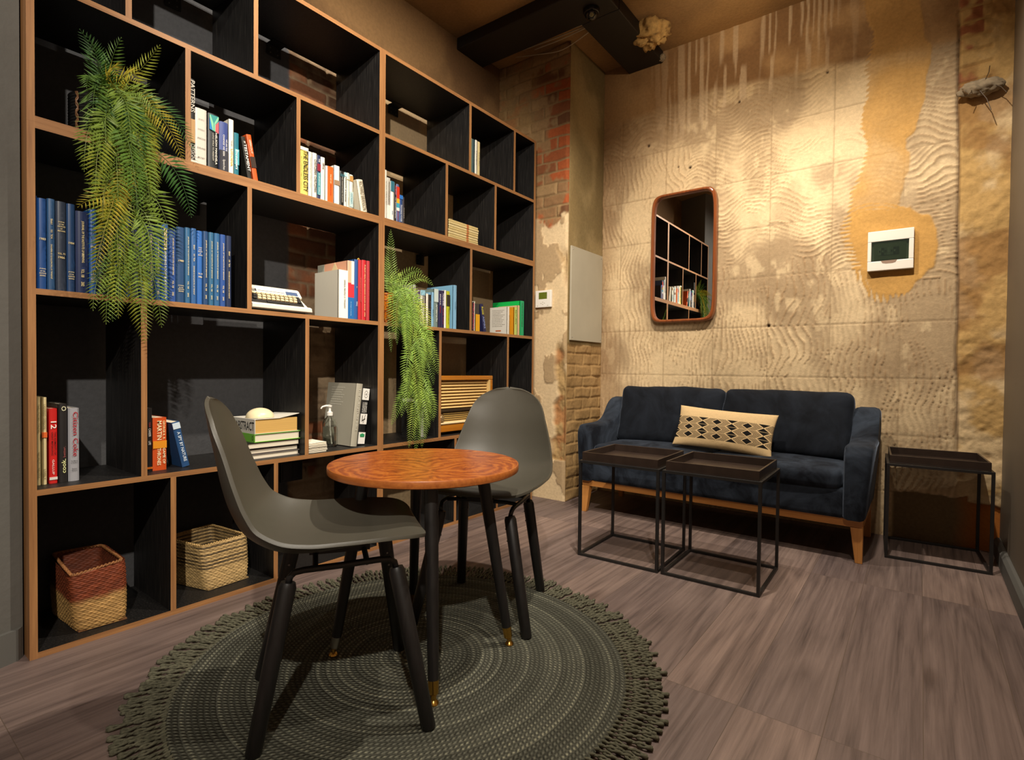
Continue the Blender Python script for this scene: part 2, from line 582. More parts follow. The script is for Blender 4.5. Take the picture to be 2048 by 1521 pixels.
M_PAPERY = plain('book_pages_aged', 'c79f58', .9, noise=.22, nscale=1.0, stretch=(1, 1, 500))
M_GOLD = plain('gilt_lettering', 'e3cf96', .4)
M_MIRROR = plain('mirror_glass', 'f2f2f0', .0, 1)
M_FERN = attrmat('fern_leaf', .5, 0, 60, .002, .18, .4, trans=.35)
M_STALK = plain('fern_stalk', '6b5a2a', .6)
_mc = {}


def cm(h, rough=.5):
    k = (h, rough)
    if k not in _mc:
        _mc[k] = plain('colour_' + h, h, rough)
    return _mc[k]


# ------------------------------------------------------------------ lettering
_tc = {}


def text_part(body, parent, mat, O, X, Y, w, h, name='title', fit=True):
    """lettering as a flat mesh: origin O, x direction X, up direction Y, scaled into w x h"""
    if body not in _tc:
        cu = bpy.data.curves.new('t', 'FONT')
        cu.body = body
        cu.size = 1
        cu.resolution_u = 2
        cu.offset = .012
        ob = bpy.data.objects.new('t', cu)
        COL.objects.link(ob)
        dg = bpy.context.evaluated_depsgraph_get()
        me0 = bpy.data.meshes.new_from_object(ob.evaluated_get(dg))
        v = np.array([tuple(q.co) for q in me0.vertices])
        f = [tuple(p.vertices) for p in me0.polygons]
        bpy.data.objects.remove(ob)
        bpy.data.curves.remove(cu)
        bpy.data.meshes.remove(me0)
        _tc[body] = (v, f)
    v, f = _tc[body]
    if len(v) == 0:
        return None
    mn, mx = v.min(0), v.max(0)
    sx = w / max(1e-6, mx[0] - mn[0])
    sy = h / max(1e-6, mx[1] - mn[1])
    O, X, Y = Vector(O), Vector(X), Vector(Y)
    mb = MB()
    mb.add([O + X * ((a[0] - mn[0]) * sx) + Y * ((a[1] - mn[1]) * sy) for a in v], f)
    return mb.build(name, mat, parent, recalc=False)


def print_strips(parent, mat, x0, x1, y, ztop, n, pitch, name='cover_text'):
    """a block of illegibly small print on a cover facing -y"""
    mb = MB()
    rr = random.Random(n)
    for r in range(n):
        x = x0
        xe = x1 - (r % 3) * .012 - rr.uniform(0, .01)
        while x < xe:
            w = rr.uniform(.006, .016)
            mb.box(x, min(x + w, xe), y - .0003, y + .0002, ztop - r * pitch, ztop - r * pitch + pitch * .32)
            x += w + .003
    return mb.build(name, mat, parent)


# ------------------------------------------------------------------ floor, ceiling, walls
mb = MB()
mb.box(-.42, 4.2, -2.4, 3.75, -.06, 0)
struct(mb.build('floor', M_FLOOR), 'dark grey brown wood plank floor')


def wall_grid(name, o, ud, vd, nrm, U, V, step, fn, flip=False, label=None):
    nu, nv = int(U / step) + 1, int(V / step) + 1
    u, v = np.meshgrid(np.linspace(0, U, nu), np.linspace(0, V, nv), indexing='ij')
    h, c = fn(u, v)
    o, ud, vd, nrm = map(np.array, (o, ud, vd, nrm))
    P = o + u[..., None] * ud + v[..., None] * vd + h[..., None] * nrm
    return struct(gridmesh(name, P.astype(float), c, M_WALL, flip=flip), label)


CR, TAN, OCH, BRN, GRY = C3('d4bb94'), C3('ae9470'), C3('bd9150'), C3('93704a'), C3('8f8068')
BRICK, DKB, BLK = C3('8c5638'), C3('4a3322'), C3('1e1f22')


def ridge(p, w=.082):
    f = p - np.floor(p)
    # sharp asymmetric trowel ridge
    return np.where(f < .5, np.exp(-((f - .5) / (w * 1.6)) ** 2), np.exp(-((f - .5) / (w * .45)) ** 2))


def f_back(u, z):
    x = u + .21
    w1 = fbm(x * 2.6, z * 2.6, 3, 1) - .5
    w2 = fbm(x * 2.6, z * 2.6, 3, 5) - .5
    ti = np.floor((x - .36) / .335)
    tj = np.floor((z - .25) / .312)
    rnd = vn(ti * 3.7 + .5, tj * 5.3 + .5, 2)
    w3 = fbm(x * 9, z * 9, 3, 6) - .5
    ph = (z + .045 * np.sin(2 * PI * (x + .1 * rnd) / (.30 + .14 * rnd)) * (.2 + .8 * vn(x * 1.6, z * 1.6, 4)) + .19 * w1 + .034 * w3 + .010 * (fbm(x * 24, z * 24, 2, 7) - .5) + .02 * rnd) / .0285
    pv = (x + .018 * np.sin(2 * PI * (z + rnd) / .5) + .16 * w2 + .030 * w3 + .010 * (fbm(x * 24, z * 24, 2, 7) - .5) + .012 * rnd) / .031
    vert = sstep(-.02, .02, (1.50 + .3 * (vn(ti + .5, tj * 0 + .5, 8) - .5)) - z + .03 * w1)
    vert = np.maximum(vert, sstep(-.02, .02, (.86 + .25 * w1) - x) * (z < 2.45))
    r = np.where(vert > .5, ridge(pv), ridge(ph))
    brk = sstep(.34, .50, fbm(x * 8, z * 8, 5, 9)) * sstep(.24, .40, fbm(x * 2.4, z * 2.4, 3, 10))
    brk = brk * np.where(vert > .5, sstep(.18, .42, fbm(x * 2.3, z * 1.2, 3, 11)), 1)
    # tile joints
    jx = np.abs((x - .36) / .335 - np.round((x - .36) / .335)) * .335
    jz = np.abs((z - .25) / .312 - np.round((z - .25) / .312)) * .312
    jit = .004 * (fbm(x * 25, z * 25, 2, 3) - .5)
    joint = np.maximum(np.exp(-((jx + jit) / .0035) ** 2), np.exp(-((jz + jit) / .0035) ** 2))
    # fine pressed squares of the tile backs
    gx = np.abs(x / .0125 - np.round(x / .0125))
    gz = np.abs(z / .0125 - np.round(z / .0125))
    fineg = np.maximum(np.exp(-(gx / .12) ** 2), np.exp(-(gz / .12) ** 2)) * sstep(.45, .6, fbm(x * 2, z * 2, 3, 14))
    hgt = .0068 * r * brk + .003 * (fbm(x * 3, z * 3, 4, 12) - .5) - .0025 * joint - .0005 * fineg
    ad = sstep(.42, .62, fbm(x * 2.6, z * 1.9, 5, 21) * .93 + .07 * np.where(vert > .5, .5 + .5 * np.sin(2 * PI * pv), .5 + .5 * np.sin(2 * PI * ph)))
    c = mixc(CR * (.93 + .16 * fbm(x * 1.7, z * 1.7, 3, 18))[..., None], C3('a1896a'), ad * .8)
    c = mixc(c, C3('927a5c'), sstep(.56, .70, fbm(x * 3.1, z * 2.3, 5, 19)) * .45)
    c = mixc(c, C3('dcc49c'), sstep(.60, .72, fbm(x * 14, z * 9, 4, 20)) * .5)
    c = mixc(c, TAN * .72, joint * .6)
    c = mixc(c, BRN, (r * brk) * .5)  # thin shadows of the ridges darkened into the colour
    # smooth brown zone on top
    top = sstep(-.03, .03, z - (2.70 + .05 * np.sin(x * 2.2) + .08 * w1))
    hgt = hgt * (1 - top) + top * .006 * (fbm(x * 6, z * 6, 5, 30))
    drips = sstep(.52, .68, vn((x + .02 * w1) * 62, z * 3.2, 33)) * sstep(.34, .52, fbm(x * 2.2, z * 3, 3, 35)) * sstep(.45, .8, x) * sstep(1.95, 1.5, x)
    c = mixc(c, mixc(C3('b08d62') + 0 * x[..., None], C3('876644'), sstep(.4, .62, fbm(x * 2.4, z * 2.4, 5, 34))), top)
    c = mixc(c, C3('cdb595'), np.clip(drips * sstep(2.42, 2.62, z) * .62, 0, 1))
    hgt = hgt + .0015 * drips * sstep(2.42, 2.62, z)
    # left end, darker and stained near the pier
    c = mixc(c, BRN * .8, sstep(.42, .22, x + .12 * w1) * .6)
    c = mixc(c, BRN, sstep(1.15, .5, x + .3 * w2) * sstep(1.9, 2.7, z) * .55)  # browner towards the upper left
    for hx, hz, hr in ((.561, 2.496, .009), (.86, 2.28, .010), (.78, 2.30, .007), (1.17, 2.63, .008), (1.66, 2.66, .007), (1.37, 1.19, .010)):
        hd = np.exp(-(((x - hx) ** 2 + (z - hz) ** 2) / hr ** 2) ** 2)
        hgt = hgt - .012 * hd
        c = mixc(c, DKB * .5, hd)
    # ochre adhesive: a vertical band and a blob round the distribution board
    wn = (fbm(x * 5, z * 3.2, 5, 41) - .5) * 2
    fing = .10 * np.sin(2 * PI * np.where(vert > .5, pv, ph)) * sstep(.45, .6, fbm(x * 3, z * 3, 2, 42))
    band = sstep(-.04, .04, 1 - np.abs(x - 1.955 - .03 * np.sin(z * 3)) / .11 + wn * .75 + fing) * sstep(1.5, 1.65, z) * (.65 + .35 * sstep(.4, .6, fbm(x * 4, z * 2, 3, 43)))
    blob = sstep(-.03, .03, 1 - np.sqrt(((x - 1.965) / .205) ** 2 + ((z - 1.60) / .25) ** 2) + wn * .42 + fing)
    och = np.clip(band * .9 + blob, 0, 1)
    hgt = np.where(och > .5, .0035 + .0045 * (fbm(x * 11, z * 11, 4, 44) - .5), hgt)
    c = mixc(c, OCH * (.80 + .45 * fbm(x * 6, z * 6, 4, 45))[..., None], och)
    # crack joint and the rough strip right of it
    e = x - (2.262 + .02 * (2.1 - z) * .8 + .006 * (fbm(z * 6, z * 0 + 3, 3, 50) - .5) * 2)
    strip = sstep(-.003, .003, e)
    rough = fbm(x * 5, z * 5, 6, 52)
    hgt = hgt * (1 - strip) + strip * (.030 * (rough - .45) + .012 * fbm(x * 28, z * 28, 3, 55))
    crackm = np.exp(-(e / .006) ** 2) * sstep(2.9, 2.6, z) * sstep(.3, .5, z)
    hgt = hgt - .012 * crackm
    cs = mixc(C3('b8955e') + 0 * x[..., None], C3('cdb288'), sstep(.46, .62, fbm(x * 5, z * 5, 5, 56)))
    cs = mixc(cs, C3('8a6236'), sstep(.52, .38, rough) * .7)
    bz = (z / .075) - np.floor(z / .075)
    brm = sstep(.0, .02, .5 - np.abs(x - 2.31 - .02 * w1 * 4) / .09) * (z > 2.38) * (bz > .18) * sstep(.42, .5, fbm(x * 9, z * 9, 3, 58))
    cs = mixc(cs, BRICK * 1.15, brm)
    hgt = hgt - strip * .012 * ((z > 2.38) * (bz <= .18) * (np.abs(x - 2.31) < .08))
    c = mixc(c, cs, strip)
    c = mixc(c, DKB, crackm * .8)
    # bare patch low at the right, with the tray table's shadow coloured in
    edge = .262 + .02 * (fbm(x * 14, z * 0 + 1, 3, 61) - .5) * 2 - .03 * (x > 2.34)
    low = sstep(-.003, .003, edge - z) * sstep(-.01, .01, x - 2.02)
    hgt = hgt * (1 - low) - low * .010
    c = mixc(c, mixc(C3('7d6a4c') + 0 * x[..., None], C3('b06a2c'), sstep(2.26, 2.40, x + .1 * w1)), low)
    return hgt, c


wall_grid('wall_back', (.21, 3.64, 0), (1, 0, 0), (0, 0, 1), (0, -1, 0), 2.28, 3.14, .0062, f_back, flip=False,
          label='bare wall with trowelled tile adhesive ridges behind the sofa')


def bricks(a, z, seed):
    bh, bw = .078, .225
    w = .010 * (fbm(a * 8, z * 8, 3, seed) - .5) * 2
    row = np.floor((z + w) / bh)
    fz = (z + w) / bh - row
    fa = (a + w) / bw + .5 * (row % 2)
    ci = np.floor(fa)
    fa = fa - ci
    d = np.minimum(np.minimum(fz, 1 - fz) * bh, np.minimum(fa, 1 - fa) * bw)
    return sstep(.003, .010, d), vn(ci * 7.7 + .3, row * 3.1 + .4, seed)


def f_left(u, z):
    y = u + .2
    b, rn = bricks(y, z, 70)
    er = fbm(y * 9, z * 9, 4, 71)
    pe = fbm(y * 5, z * 5, 5, 72)
    hb = .012 * b * (.5 + .5 * rn) + .016 * (er - .5)
    cb = mixc(C3('7e6a52') + 0 * y[..., None], mixc(BRICK * .9 + 0 * y[..., None], DKB, sstep(.4, .8, rn)), b)
    cb = mixc(cb, C3('9a8468'), sstep(.40, .52, pe) * .92)
    cb = mixc(cb, C3('5e4a3a'), sstep(.52, .40, er) * .5)
    # plaster right of the bricks
    pl = sstep(-.01, .01, y - (1.86 + .06 * (fbm(z * 5, z * 0 + 2, 3, 73) - .5) * 2))
    ph = (z + .3 * y + .06 * fbm(y * 3, z * 3, 3, 74)) / .03
    hp = .004 * ridge(ph) * sstep(.4, .6, fbm(y * 3, z * 3, 3, 75))
    cp = mixc(C3('9b8467') + 0 * y[..., None], C3('b79d76'), fbm(y * 3, z * 3, 4, 76))
    h = hb * (1 - pl) + hp * pl
    c = mixc(cb, cp, pl)
    # black paint on the left part, up to just below the shelf top
    pa = sstep(-.002, .002, 1.472 + .006 * (fbm(z * 12, z * 0 + 4, 3, 77) - .5) * 2 - y)
    h = h * (1 - pa) + pa * .002 * fbm(y * 6, z * 6, 4, 78) + pa * .004
    c = mixc(c, C3('48484a') * (.95 + .1 * fbm(y * 2, z * 2, 2, 79))[..., None], pa)
    # brown plaster above the shelving
    tp = sstep(-.006, .006, z - 2.50)
    h = h * (1 - tp) + tp * .006 * fbm(y * 2.5, z * 2.5, 5, 80)
    ct = mixc(C3('8a6a45') + 0 * y[..., None], C3('6c5033'), sstep(.4, .62, fbm(y * 2, z * 2, 5, 81)))
    c = mixc(c, ct, tp)
    return h, c


wall_grid('wall_left', (-.40, .2, 0), (0, 1, 0), (0, 0, 1), (1, 0, 0), 2.96, 3.14, .010, f_left, flip=True,
          label='wall behind the shelving, black paint, bare brick and brown plaster')


def f_pier(u, z):
    x = u - .41
    xr = u
    b, rn = bricks(x, z, 90)
    er = fbm(x * 8, z * 8, 5, 91)
    hb = .012 * b * (.4 + .6 * rn) + .018 * (er - .5)
    cb = mixc(C3('8d7350') + 0 * x[..., None], mixc(C3('a4552e') + 0 * x[..., None], C3('6d4a30'), sstep(.35, .75, rn)), b * sstep(.35, .5, er + .2 * (x > -.08)))
    cb = mixc(cb, C3('96794f'), sstep(.0, -.12, x) * .7)
    cb = mixc(cb, C3('8f7450') * (.8 + .5 * rn)[..., None], sstep(.43, .55, fbm(x * 7, z * 5, 5, 94)) * .85)
    # cream flaking plaster lower down
    n = fbm(x * 5, z * 5, 5, 93)
    cf = sstep(-.02, .02, (1.98 + .25 * (n - .5) * 2) - z + .6 * (.06 - x) * 1.0)
    gx = np.abs(x / .0125 - np.round(x / .0125))
    gz = np.abs(z / .0125 - np.round(z / .0125))
    fine = np.maximum(np.exp(-(gx / .12) ** 2), np.exp(-(gz / .12) ** 2))
    flake = sstep(.50, .515, fbm(x * 6, z * 4, 5, 95))
    hp = .006 + .005 * flake - .0006 * fine
    cp = mixc(CR * .97 + 0 * x[..., None], TAN * .95, flake)
    h = hb * (1 - cf) + hp * cf
    c = mixc(cb, cp, cf)
    # broken brick edge along the corner
    br = sstep(-.015, .015, x - (.145 + .09 * (fbm(z * 4, z * 0 + 6, 4, 96) - .5) * 2)) * (z < 1.95) * (z > .28)
    br = br * sstep(.35, .5, fbm(x * 3, z * 2.2, 3, 97))
    h = h * (1 - br) + br * (-.012 + .035 * (fbm(x * 14, z * 14, 5, 98) - .5))
    c = mixc(c, mixc(C3('a88a5c') + 0 * x[..., None], C3('a5764a'), sstep(.55, .66, fbm(x * 10, z * 7, 3, 99))), br)
    edge = sstep(.612, .60, xr)
    return h * edge, c


wall_grid('wall_pier', (-.41, 3.15, 0), (1, 0, 0), (0, 0, 1), (0, -1, 0), .62, 3.14, .006, f_pier, flip=False,
          label='brick and flaking plaster pier at the end of the shelving')


def f_pside(u, z):
    y = u
    n = fbm(y * 4, z * 3, 5, 110)
    h = .003 * n
    c = mixc(C3('7a6844') + 0 * y[..., None], C3('96825a'), sstep(.35, .65, n))
    c = mixc(c, C3('aa9060'), sstep(.2, .0, np.abs(z - 1.0) * 0 + y) * .3)
    lo = sstep(-.01, .01, 1.08 - z)
    b, rn = bricks(y, z, 111)
    h = h * (1 - lo) + lo * (.010 * b * rn + .02 * (fbm(y * 9, z * 9, 4, 112) - .5) - .004)
    c = mixc(c, mixc(C3('8e7044') + 0 * y[..., None], C3('a8875a'), fbm(y * 5, z * 5, 4, 113)), lo)
    ed = sstep(0, .012, y) * sstep(.49, .478, y)
    return h * ed, c


wall_grid('wall_pier_side', (.21, 3.15, 0), (0, 1, 0), (0, 0, 1), (1, 0, 0), .49, 3.14, .006, f_pside, flip=True,
          label='smooth concrete return of the pier, rough brick below')

# dark floor-level rubble at the pier foot
mb = MB()
mb.box(2.465, 2.53, 2.25, 3.66, 0, 3.14)
struct(mb.build('wall_right', M_RIGHT), 'plain grey brown partition at the right')
mb = MB()
mb.prism([(2.44, 0), (2.465, 0), (2.465, .085), (2.452, .085), (2.44, .07)], 1, 2.25, 3.62)
struct(mb.build('baseboard_right', M_BASEB, bevel=.002))

# left return wall: runs at an angle up to the shelf's side
mb = MB()
a0 = Vector((-.05, .405, 0))
d = Vector((.335, -.942, 0)).normalized()
nn = Vector((-.942, -.335, 0)).normalized()
q = [a0, a0 + d * 1.9, a0 + d * 1.9 + nn * .3, a0 + nn * .42]
mb.prism([(p.x, p.y) for p in q], 2, 0, 3.14)
struct(mb.build('wall_return', M_GREYPAINT), 'dark grey painted wall at the left edge')
mb = MB()
nb = -nn * .014
q = [a0 + nb + d * .02, a0 + d * 1.9 + nb, a0 + d * 1.9, a0 + d * .0]
mb.prism([(p.x, p.y) for p in q], 2, 0, .095)
struct(mb.build('baseboard_left', M_BASEB, bevel=.003))


def ceil_fn(u, v):
    n = fbm(u * 2, v * 2, 5, 120)
    return .01 * n, mixc(C3('8f6f48') + 0 * u[..., None], C3('ab8656'), sstep(.35, .65, n))


wall_grid('ceiling', (-.45, -2.4, 3.125), (1, 0, 0), (0, 1, 0), (0, 0, -1), 4.6, 6.2, .04, ceil_fn, flip=True, label='rough brown concrete ceiling')

M_BEAM = plain('black_beam_paint', '17120f', .55, noise=.1, nscale=5, bump=.3, bscale=20)
mb = MB()
mb.box(-.40, .66, 2.68, 2.95, 3.045, 3.125)
struct(mb.build('trim_1', M_BEAM, bevel=.006), 'black boxed beam reaching the left wall')
mb = MB()
mb.box(.405, .66, 2.951, 3.64, 3.045, 3.125)
struct(mb.build('trim_2', M_BEAM, bevel=.006), 'black boxed beam reaching the back wall')

# ------------------------------------------------------------------ shelving: four stacked units
TH = .018


def board(parent, name, x0, x1, y0, y1, z0, z1, kind):
    """black boards with a walnut front edge; x1 is the front"""
    mb = MB()
    mb.box(x0, x1 - .0015, y0, y1, z0, z1, 0)
    mb.box(x1 - .0015, x1, y0, y1, z0, z1, 1)
    return mb.build(name, [M_BLACKLAM, M_WALH if kind == 'h' else M_WALV], parent)


def unit(label, y0, y1, z0, z1, rows, outer=None):
    t = thing('shelving_unit', label, 'shelving', (0, y0, z0), group='stacked shelving units')
    D = -.355
    H = z1 - z0
    W = y1 - y0
    board(t, 'bottom_board', D, 0, TH, W - TH, 0, TH, 'h')
    board(t, 'top_board', D, 0, TH, W - TH, H - TH, H, 'h')
    for k, a in enumerate((0, W - TH)):
        s = board(t, 'side_panel', D, 0, a, a + TH, 0, H, 'v')
        if outer is not None and k == outer:
            mb = MB()
            yy = -.0012 if k == 0 else W
            mb.box(D, 0, yy, yy + .0012, 0, H)
            mb.build('side_veneer', M_WALV, t)
    zs = [0] + [r[0] - z0 for r in rows[1:]] + [H]
    for i, (zb, posts) in enumerate(rows):
        zb -= z0
        if i > 0:
            board(t, 'shelf_board', D, 0, TH, W - TH, zb - TH, zb, 'h')
        ztop = (rows[i + 1][0] - z0 - TH) if i + 1 < len(rows) else H - TH
        zlo = zb if i > 0 else TH
        for p in posts:
            board(t, 'divider', D, 0, p - y0 - TH / 2, p - y0 + TH / 2, zlo, ztop, 'v')
            # cam lock cover dot on the divider's face
            mb = MB()
            mb.lathe([(.009, 0), (.009, .0012), (.007, .0016)], n=14,
                     M=Matrix.Translation((-.05, p - y0 - TH / 2, ztop - .035)) @ Matrix.Rotation(PI / 2, 4, 'X'))
            mb.build('cover_cap', M_BLACKMET, t)
    return t


y_a, y_m, y_b = .412, 1.735, 3.055
U1 = unit('lower left shelving unit with the blue volumes and woven baskets', y_a, y_m, 0, 1.6268,
          [(TH, [.805, 1.192]), (.517, [.714, 1.333]), (1.129, [1.079])], 0)
U2 = unit('lower right shelving unit holding the valve radio', y_m, y_b, 0, 1.6268,
          [(TH, [2.280, 2.668]), (.517, [2.149, 2.765]), (1.129, [2.400])], 1)
U3 = unit('upper left shelving unit with the largest fern', y_a, y_m, 1.6270, 2.465,
          [(1.645, [.854, 1.288]), (2.061, [.671, 1.103])], 0)
U4 = unit('upper right shelving unit with the stacked magazines', y_m, y_b, 1.6270, 2.465,
          [(1.645, [2.189, 2.622]), (2.061, [2.381, 2.813])], 1)


def bracket(parent, y, z, w=.06, h=.055):
    """black steel angle screwed under the top board and to the wall"""
    ox, oy, oz = parent.location
    mb = MB()
    mb.box(-.386, -.384, y - oy, y - oy + w, z - oz - h, z - oz)
    mb.box(-.386, -.33, y - oy, y - oy + w, z - oz - .002, z - oz)
    o = mb.build('angle_bracket', M_BLACKMET, parent)
    mb = MB()
    for a in (.25, .75):
        for b in (.3, .75):
            M = Matrix.Translation((-.384, y - oy + w * a, z - oz - h * b)) @ Matrix.Rotation(PI / 2, 4, 'Y')
            mb.lathe([(.004, 0), (.003, .002)], n=8, M=M)
    mb.build('screw', M_SCREW, o)


bracket(U3, .92, 2.446)
bracket(U3, 1.355, 2.446, .07, .05)
bracket(U4, 2.09, 2.446, .075, .05)
bracket(U1, .995, 1.609)
bracket(U2, 2.32, 1.609, .066, .06)


# ------------------------------------------------------------------ books
LV = {1: .018, 2: .517, 3: 1.129, 4: 1.645, 5: 2.061}


def book(row, x, y, t, h, col, label, titles=(), bands=(), depth=None, lean=0, hard=False, group=None, pages=None, rough=.45, sub=None):
    """a book standing on a shelf, spine facing the room. titles: (text, mode, z0, z1, y0, y1, colour) fractions."""
    depth = depth or min(.27, h * .74)
    z = LV[row]
    a = math.radians(lean)
    py = y if lean >= 0 else y + t
    e = thing('book', label, 'book', (x, py, z + (.0005)), 0, group or 'books standing on the shelves', rx=a)
    o = 0 if lean >= 0 else -t
    ct = .0028 if hard else .0012
    ins = .0035 if hard else .0004
    mc = cm(col, rough) if isinstance(col, str) else col
    # cover: two boards and a rounded spine
    mb = MB()
    g = .0006
    mb.box(-depth, -.003, o + g, o + g + ct, 0, h)
    mb.box(-depth, -.003, o + t - ct - g, o + t - g, 0, h)
    n = 6
    bulge = .0035 if hard else .0008
    P = []
    for k in range(n + 1):
        f = k / n
        P.append((-.003 + bulge * math.sin(PI * f) + (.002 if 0 < k < n else 0), o + g + f * (t - 2 * g)))
    P2 = [(-.0075, o + t - g), (-.0075, o + g)]
    mb.prism(P + P2, 2, 0, h)
    mb.build('cover', mc, e)
    mb = MB()
    mb.box(-depth + ins, -.008, o + g + ct, o + t - ct - g, ins, h - ins - (.0015 if not hard else 0))
    mb.build('pages', pages or M_PAPER, e)
    xf = .0012 + bulge
    for (z0, z1, bc) in bands:
        mb = MB()
        mb.box(-.001, xf, o + g * 1.5, o + t - g * 1.5, z0 * h, z1 * h)
        mb.build('spine_panel', cm(bc, rough), e)
    for (tx, md, z0, z1, y0, y1, tcl) in titles:
        mt = M_GOLD if tcl == 'gold' else cm(tcl)
        xt = xf + .0006
        if md == 'd':
            text_part(tx, e, mt, (xt, o + y0 * t, z1 * h), (0, 0, -1), (0, 1, 0), (z1 - z0) * h, (y1 - y0) * t)
        elif md == 'u':
            text_part(tx, e, mt, (xt, o + y1 * t, z0 * h), (0, 0, 1), (0, -1, 0), (z1 - z0) * h, (y1 - y0) * t)
        else:
            text_part(tx, e, mt, (xt, o + y0 * t, z0 * h), (0, 1, 0), (0, 0, 1), (y1 - y0) * t, (z1 - z0) * h)
    return e


XA = -.012
b = book(4, XA, .8640, .0185, .3036, '1a1a1a', 'tall black and grey patterned book against the divider, above the blue volumes',
         [('PATTERNS', 'd', .60, .98, .1, .9, 'b9b4a8'), ('DESIGN', 'd', .03, .22, .1, .9, 'b9b4a8')], [(.24, .52, 'b08a5a'), (0, .03, 'e8e0d0')])
book(4, XA, .8832, .0405, .2073, 'cfc8bc', 'thick off-white book with small words down its spine beside the flag-topped book',
     [('SPORTS', 'h', .80, .815, .25, .75, '55504a'), ('INTEGRITY', 'h', .62, .635, .2, .8, '55504a'), ('SPARTANS', 'h', .46, .48, .15, .85, '55504a'),
      ('BURLAND', 'h', .29, .31, .15, .85, '55504a'), ('MONEY', 'h', .12, .14, .2, .8, '55504a')])
b = book(4, XA, .9274, .0385, .2037, '191c1f', 'thick black biography with a coloured flag panel at the top of its spine',
         [('NELSON MANDELA', 'd', .08, .66, .62, .80, 'e6e2d6'), ('LONG WALK TO FREEDOM', 'd', .14, .64, .36, .50, 'b9b5a8')], hard=True)
# flag panel in the spine's top third
for nm, poly, cc in (('flag_field', [(.08, .70), (.93, .66), (.93, .97), (.08, .97)], '2f8a86'),
                     ('flag_blue', [(.08, .70), (.36, .69), (.36, .80), (.08, .90)], '2176b8'),
                     ('flag_red', [(.62, .68), (.93, .66), (.93, .88), (.62, .80)], 'd4545c'),
                     ('flag_green', [(.36, .69), (.46, .69), (.46, .81), (.16, .96), (.08, .96), (.08, .93)], '7fc09c'),
                     ('flag_green', [(.52, .685), (.62, .68), (.62, .81), (.93, .92), (.93, .96), (.85, .96), (.52, .83)], '7fc09c')):
    k = {'flag_field': .0055, 'flag_blue': .006, 'flag_red': .0062, 'flag_green': .0064}[nm]
    mb = MB()
    mb.prism([(a * .0385, c * .2037) for a, c in poly], 0, .003, k)
    mb.build(nm, cm(cc), b)
book(4, XA, .9676, .0340, .1877, '3a4a86', 'thick blue to charcoal book with white spine lettering beside a thin white one',
     [('WE ARE THE', 'd', .42, .66, .66, .82, 'd8d6d0'), ('CHANGE WE SEEK', 'd', .30, .74, .36, .54, 'e2e0da'), ('Speeches', 'd', .03, .24, .3, .6, 'c8c6c0')],
     [(0, .42, '2e2f38')], hard=True)
book(4, XA, 1.0035, .0195, .2088, 'e9e4d4', 'white book with yellow spine lettering, third row from the top',
     [('UTOPIA', 'd', .14, .46, .3, .7, 'd9a520'), ('THE NEW', 'd', .5, .62, .4, .65, '6f6a60')])
book(4, XA, 1.0240, .0193, .1643, '1f6f80', 'teal book titled Encounters beside the leaning pair',
     [('Encounters', 'd', .14, .60, .25, .75, 'eef4f2')], [(.25, .62, '4aa0ac')])
book(4, XA, 1.0780, .0175, .1607, '26241f', 'dark leaning book with TESTAMENT in white capitals',
     [('TESTAMENT', 'd', .18, .82, .25, .85, 'f0eee6'), ('THE', 'h', .84, .89, .3, .7, 'f0eee6')], [], lean=9.8)
book(4, XA, 1.1010, .0205, .1763, 'd9571c', 'bright orange book leaning on the TESTAMENT book',
     [('GEEKOUT', 'd', .58, .88, .3, .65, 'f2dcc0')], [(.28, .52, '33241a')], lean=9.8)

book(4, XA, 1.3000, .0420, .2054, 'e8d36a', 'wide yellow and white book titled THE ENDLESS CITY',
     [('THE ENDLESS CITY', 'd', .08, .93, .42, .92, '17150f'), ('the urban age project', 'd', .1, .8, .14, .26, '8a7a40')], [(.93, 1.0, 'f2ecd2')], depth=.16)
book(4, XA, 1.3432, .0184, .1957, 'ddd9cd', 'white book with pale grey lettering beside the yellow one',
     [('Searching for Calm Seas', 'd', .2, .88, .3, .6, 'a5a196')])
book(4, XA, 1.3623, .0226, .1971, 'e6e1d4', 'white book titled twice in black capitals',
     [('CHUTZPAH', 'd', .52, .86, .3, .8, '1d1b18'), ('CHUTZPAH', 'd', .14, .48, .3, .8, '1d1b18')])
book(4, XA, 1.3853, .0177, .1939, '2b3558', 'navy and teal paperback with a crimson spine band',
     [('THE', 'd', .84, .92, .3, .7, 'f0f0ee'), ('SHINING GIRLS', 'd', .1, .6, .35, .65, 'd8e4e4')], [(.64, .8, '8a2436'), (.1, .6, '3f8a94')])
book(4, XA, 1.4037, .0217, .1917, 'ece7da', 'white book with one short black word near its top, left of the orange one',
     [('iWoz', 'd', .72, .87, .3, .75, '23211d'), ('computer geek to icon', 'd', .1, .62, .4, .6, 'c2beb2')])
b = book(4, XA, 1.4275, .0433, .1601, 'e9e2cf', 'orange spined book with white margins in the third row',
         [], [], hard=True, depth=.15)
mb = MB()
mb.box(.002, .0068, .0085, .0350, .001, .159)
mb.build('spine_panel', cm('e0601c'), b)
text_part('THE ART OF', b, cm('f4d9b0'), (.0074, .019, .125), (0, 0, -1), (0, 1, 0), .04, .006)
text_part('INNOVATION', b, cm('a8380c'), (.0074, .019, .08), (0, 0, -1), (0, 1, 0), .05, .006)
book(4, XA, 1.4731, .0290, .1765, 'e7e5df', 'white book with a small photo band across its spine', [], [(.50, .62, '9a7f63')])
book(4, XA, 1.5033, .0224, .1596, '1c1c1b', 'black paperback with fine white spine text between white books',
     [('THE INNOVATORS DILEMMA', 'd', .1, .85, .35, .6, 'bdbab0')], [(.84, .92, '31545c')])
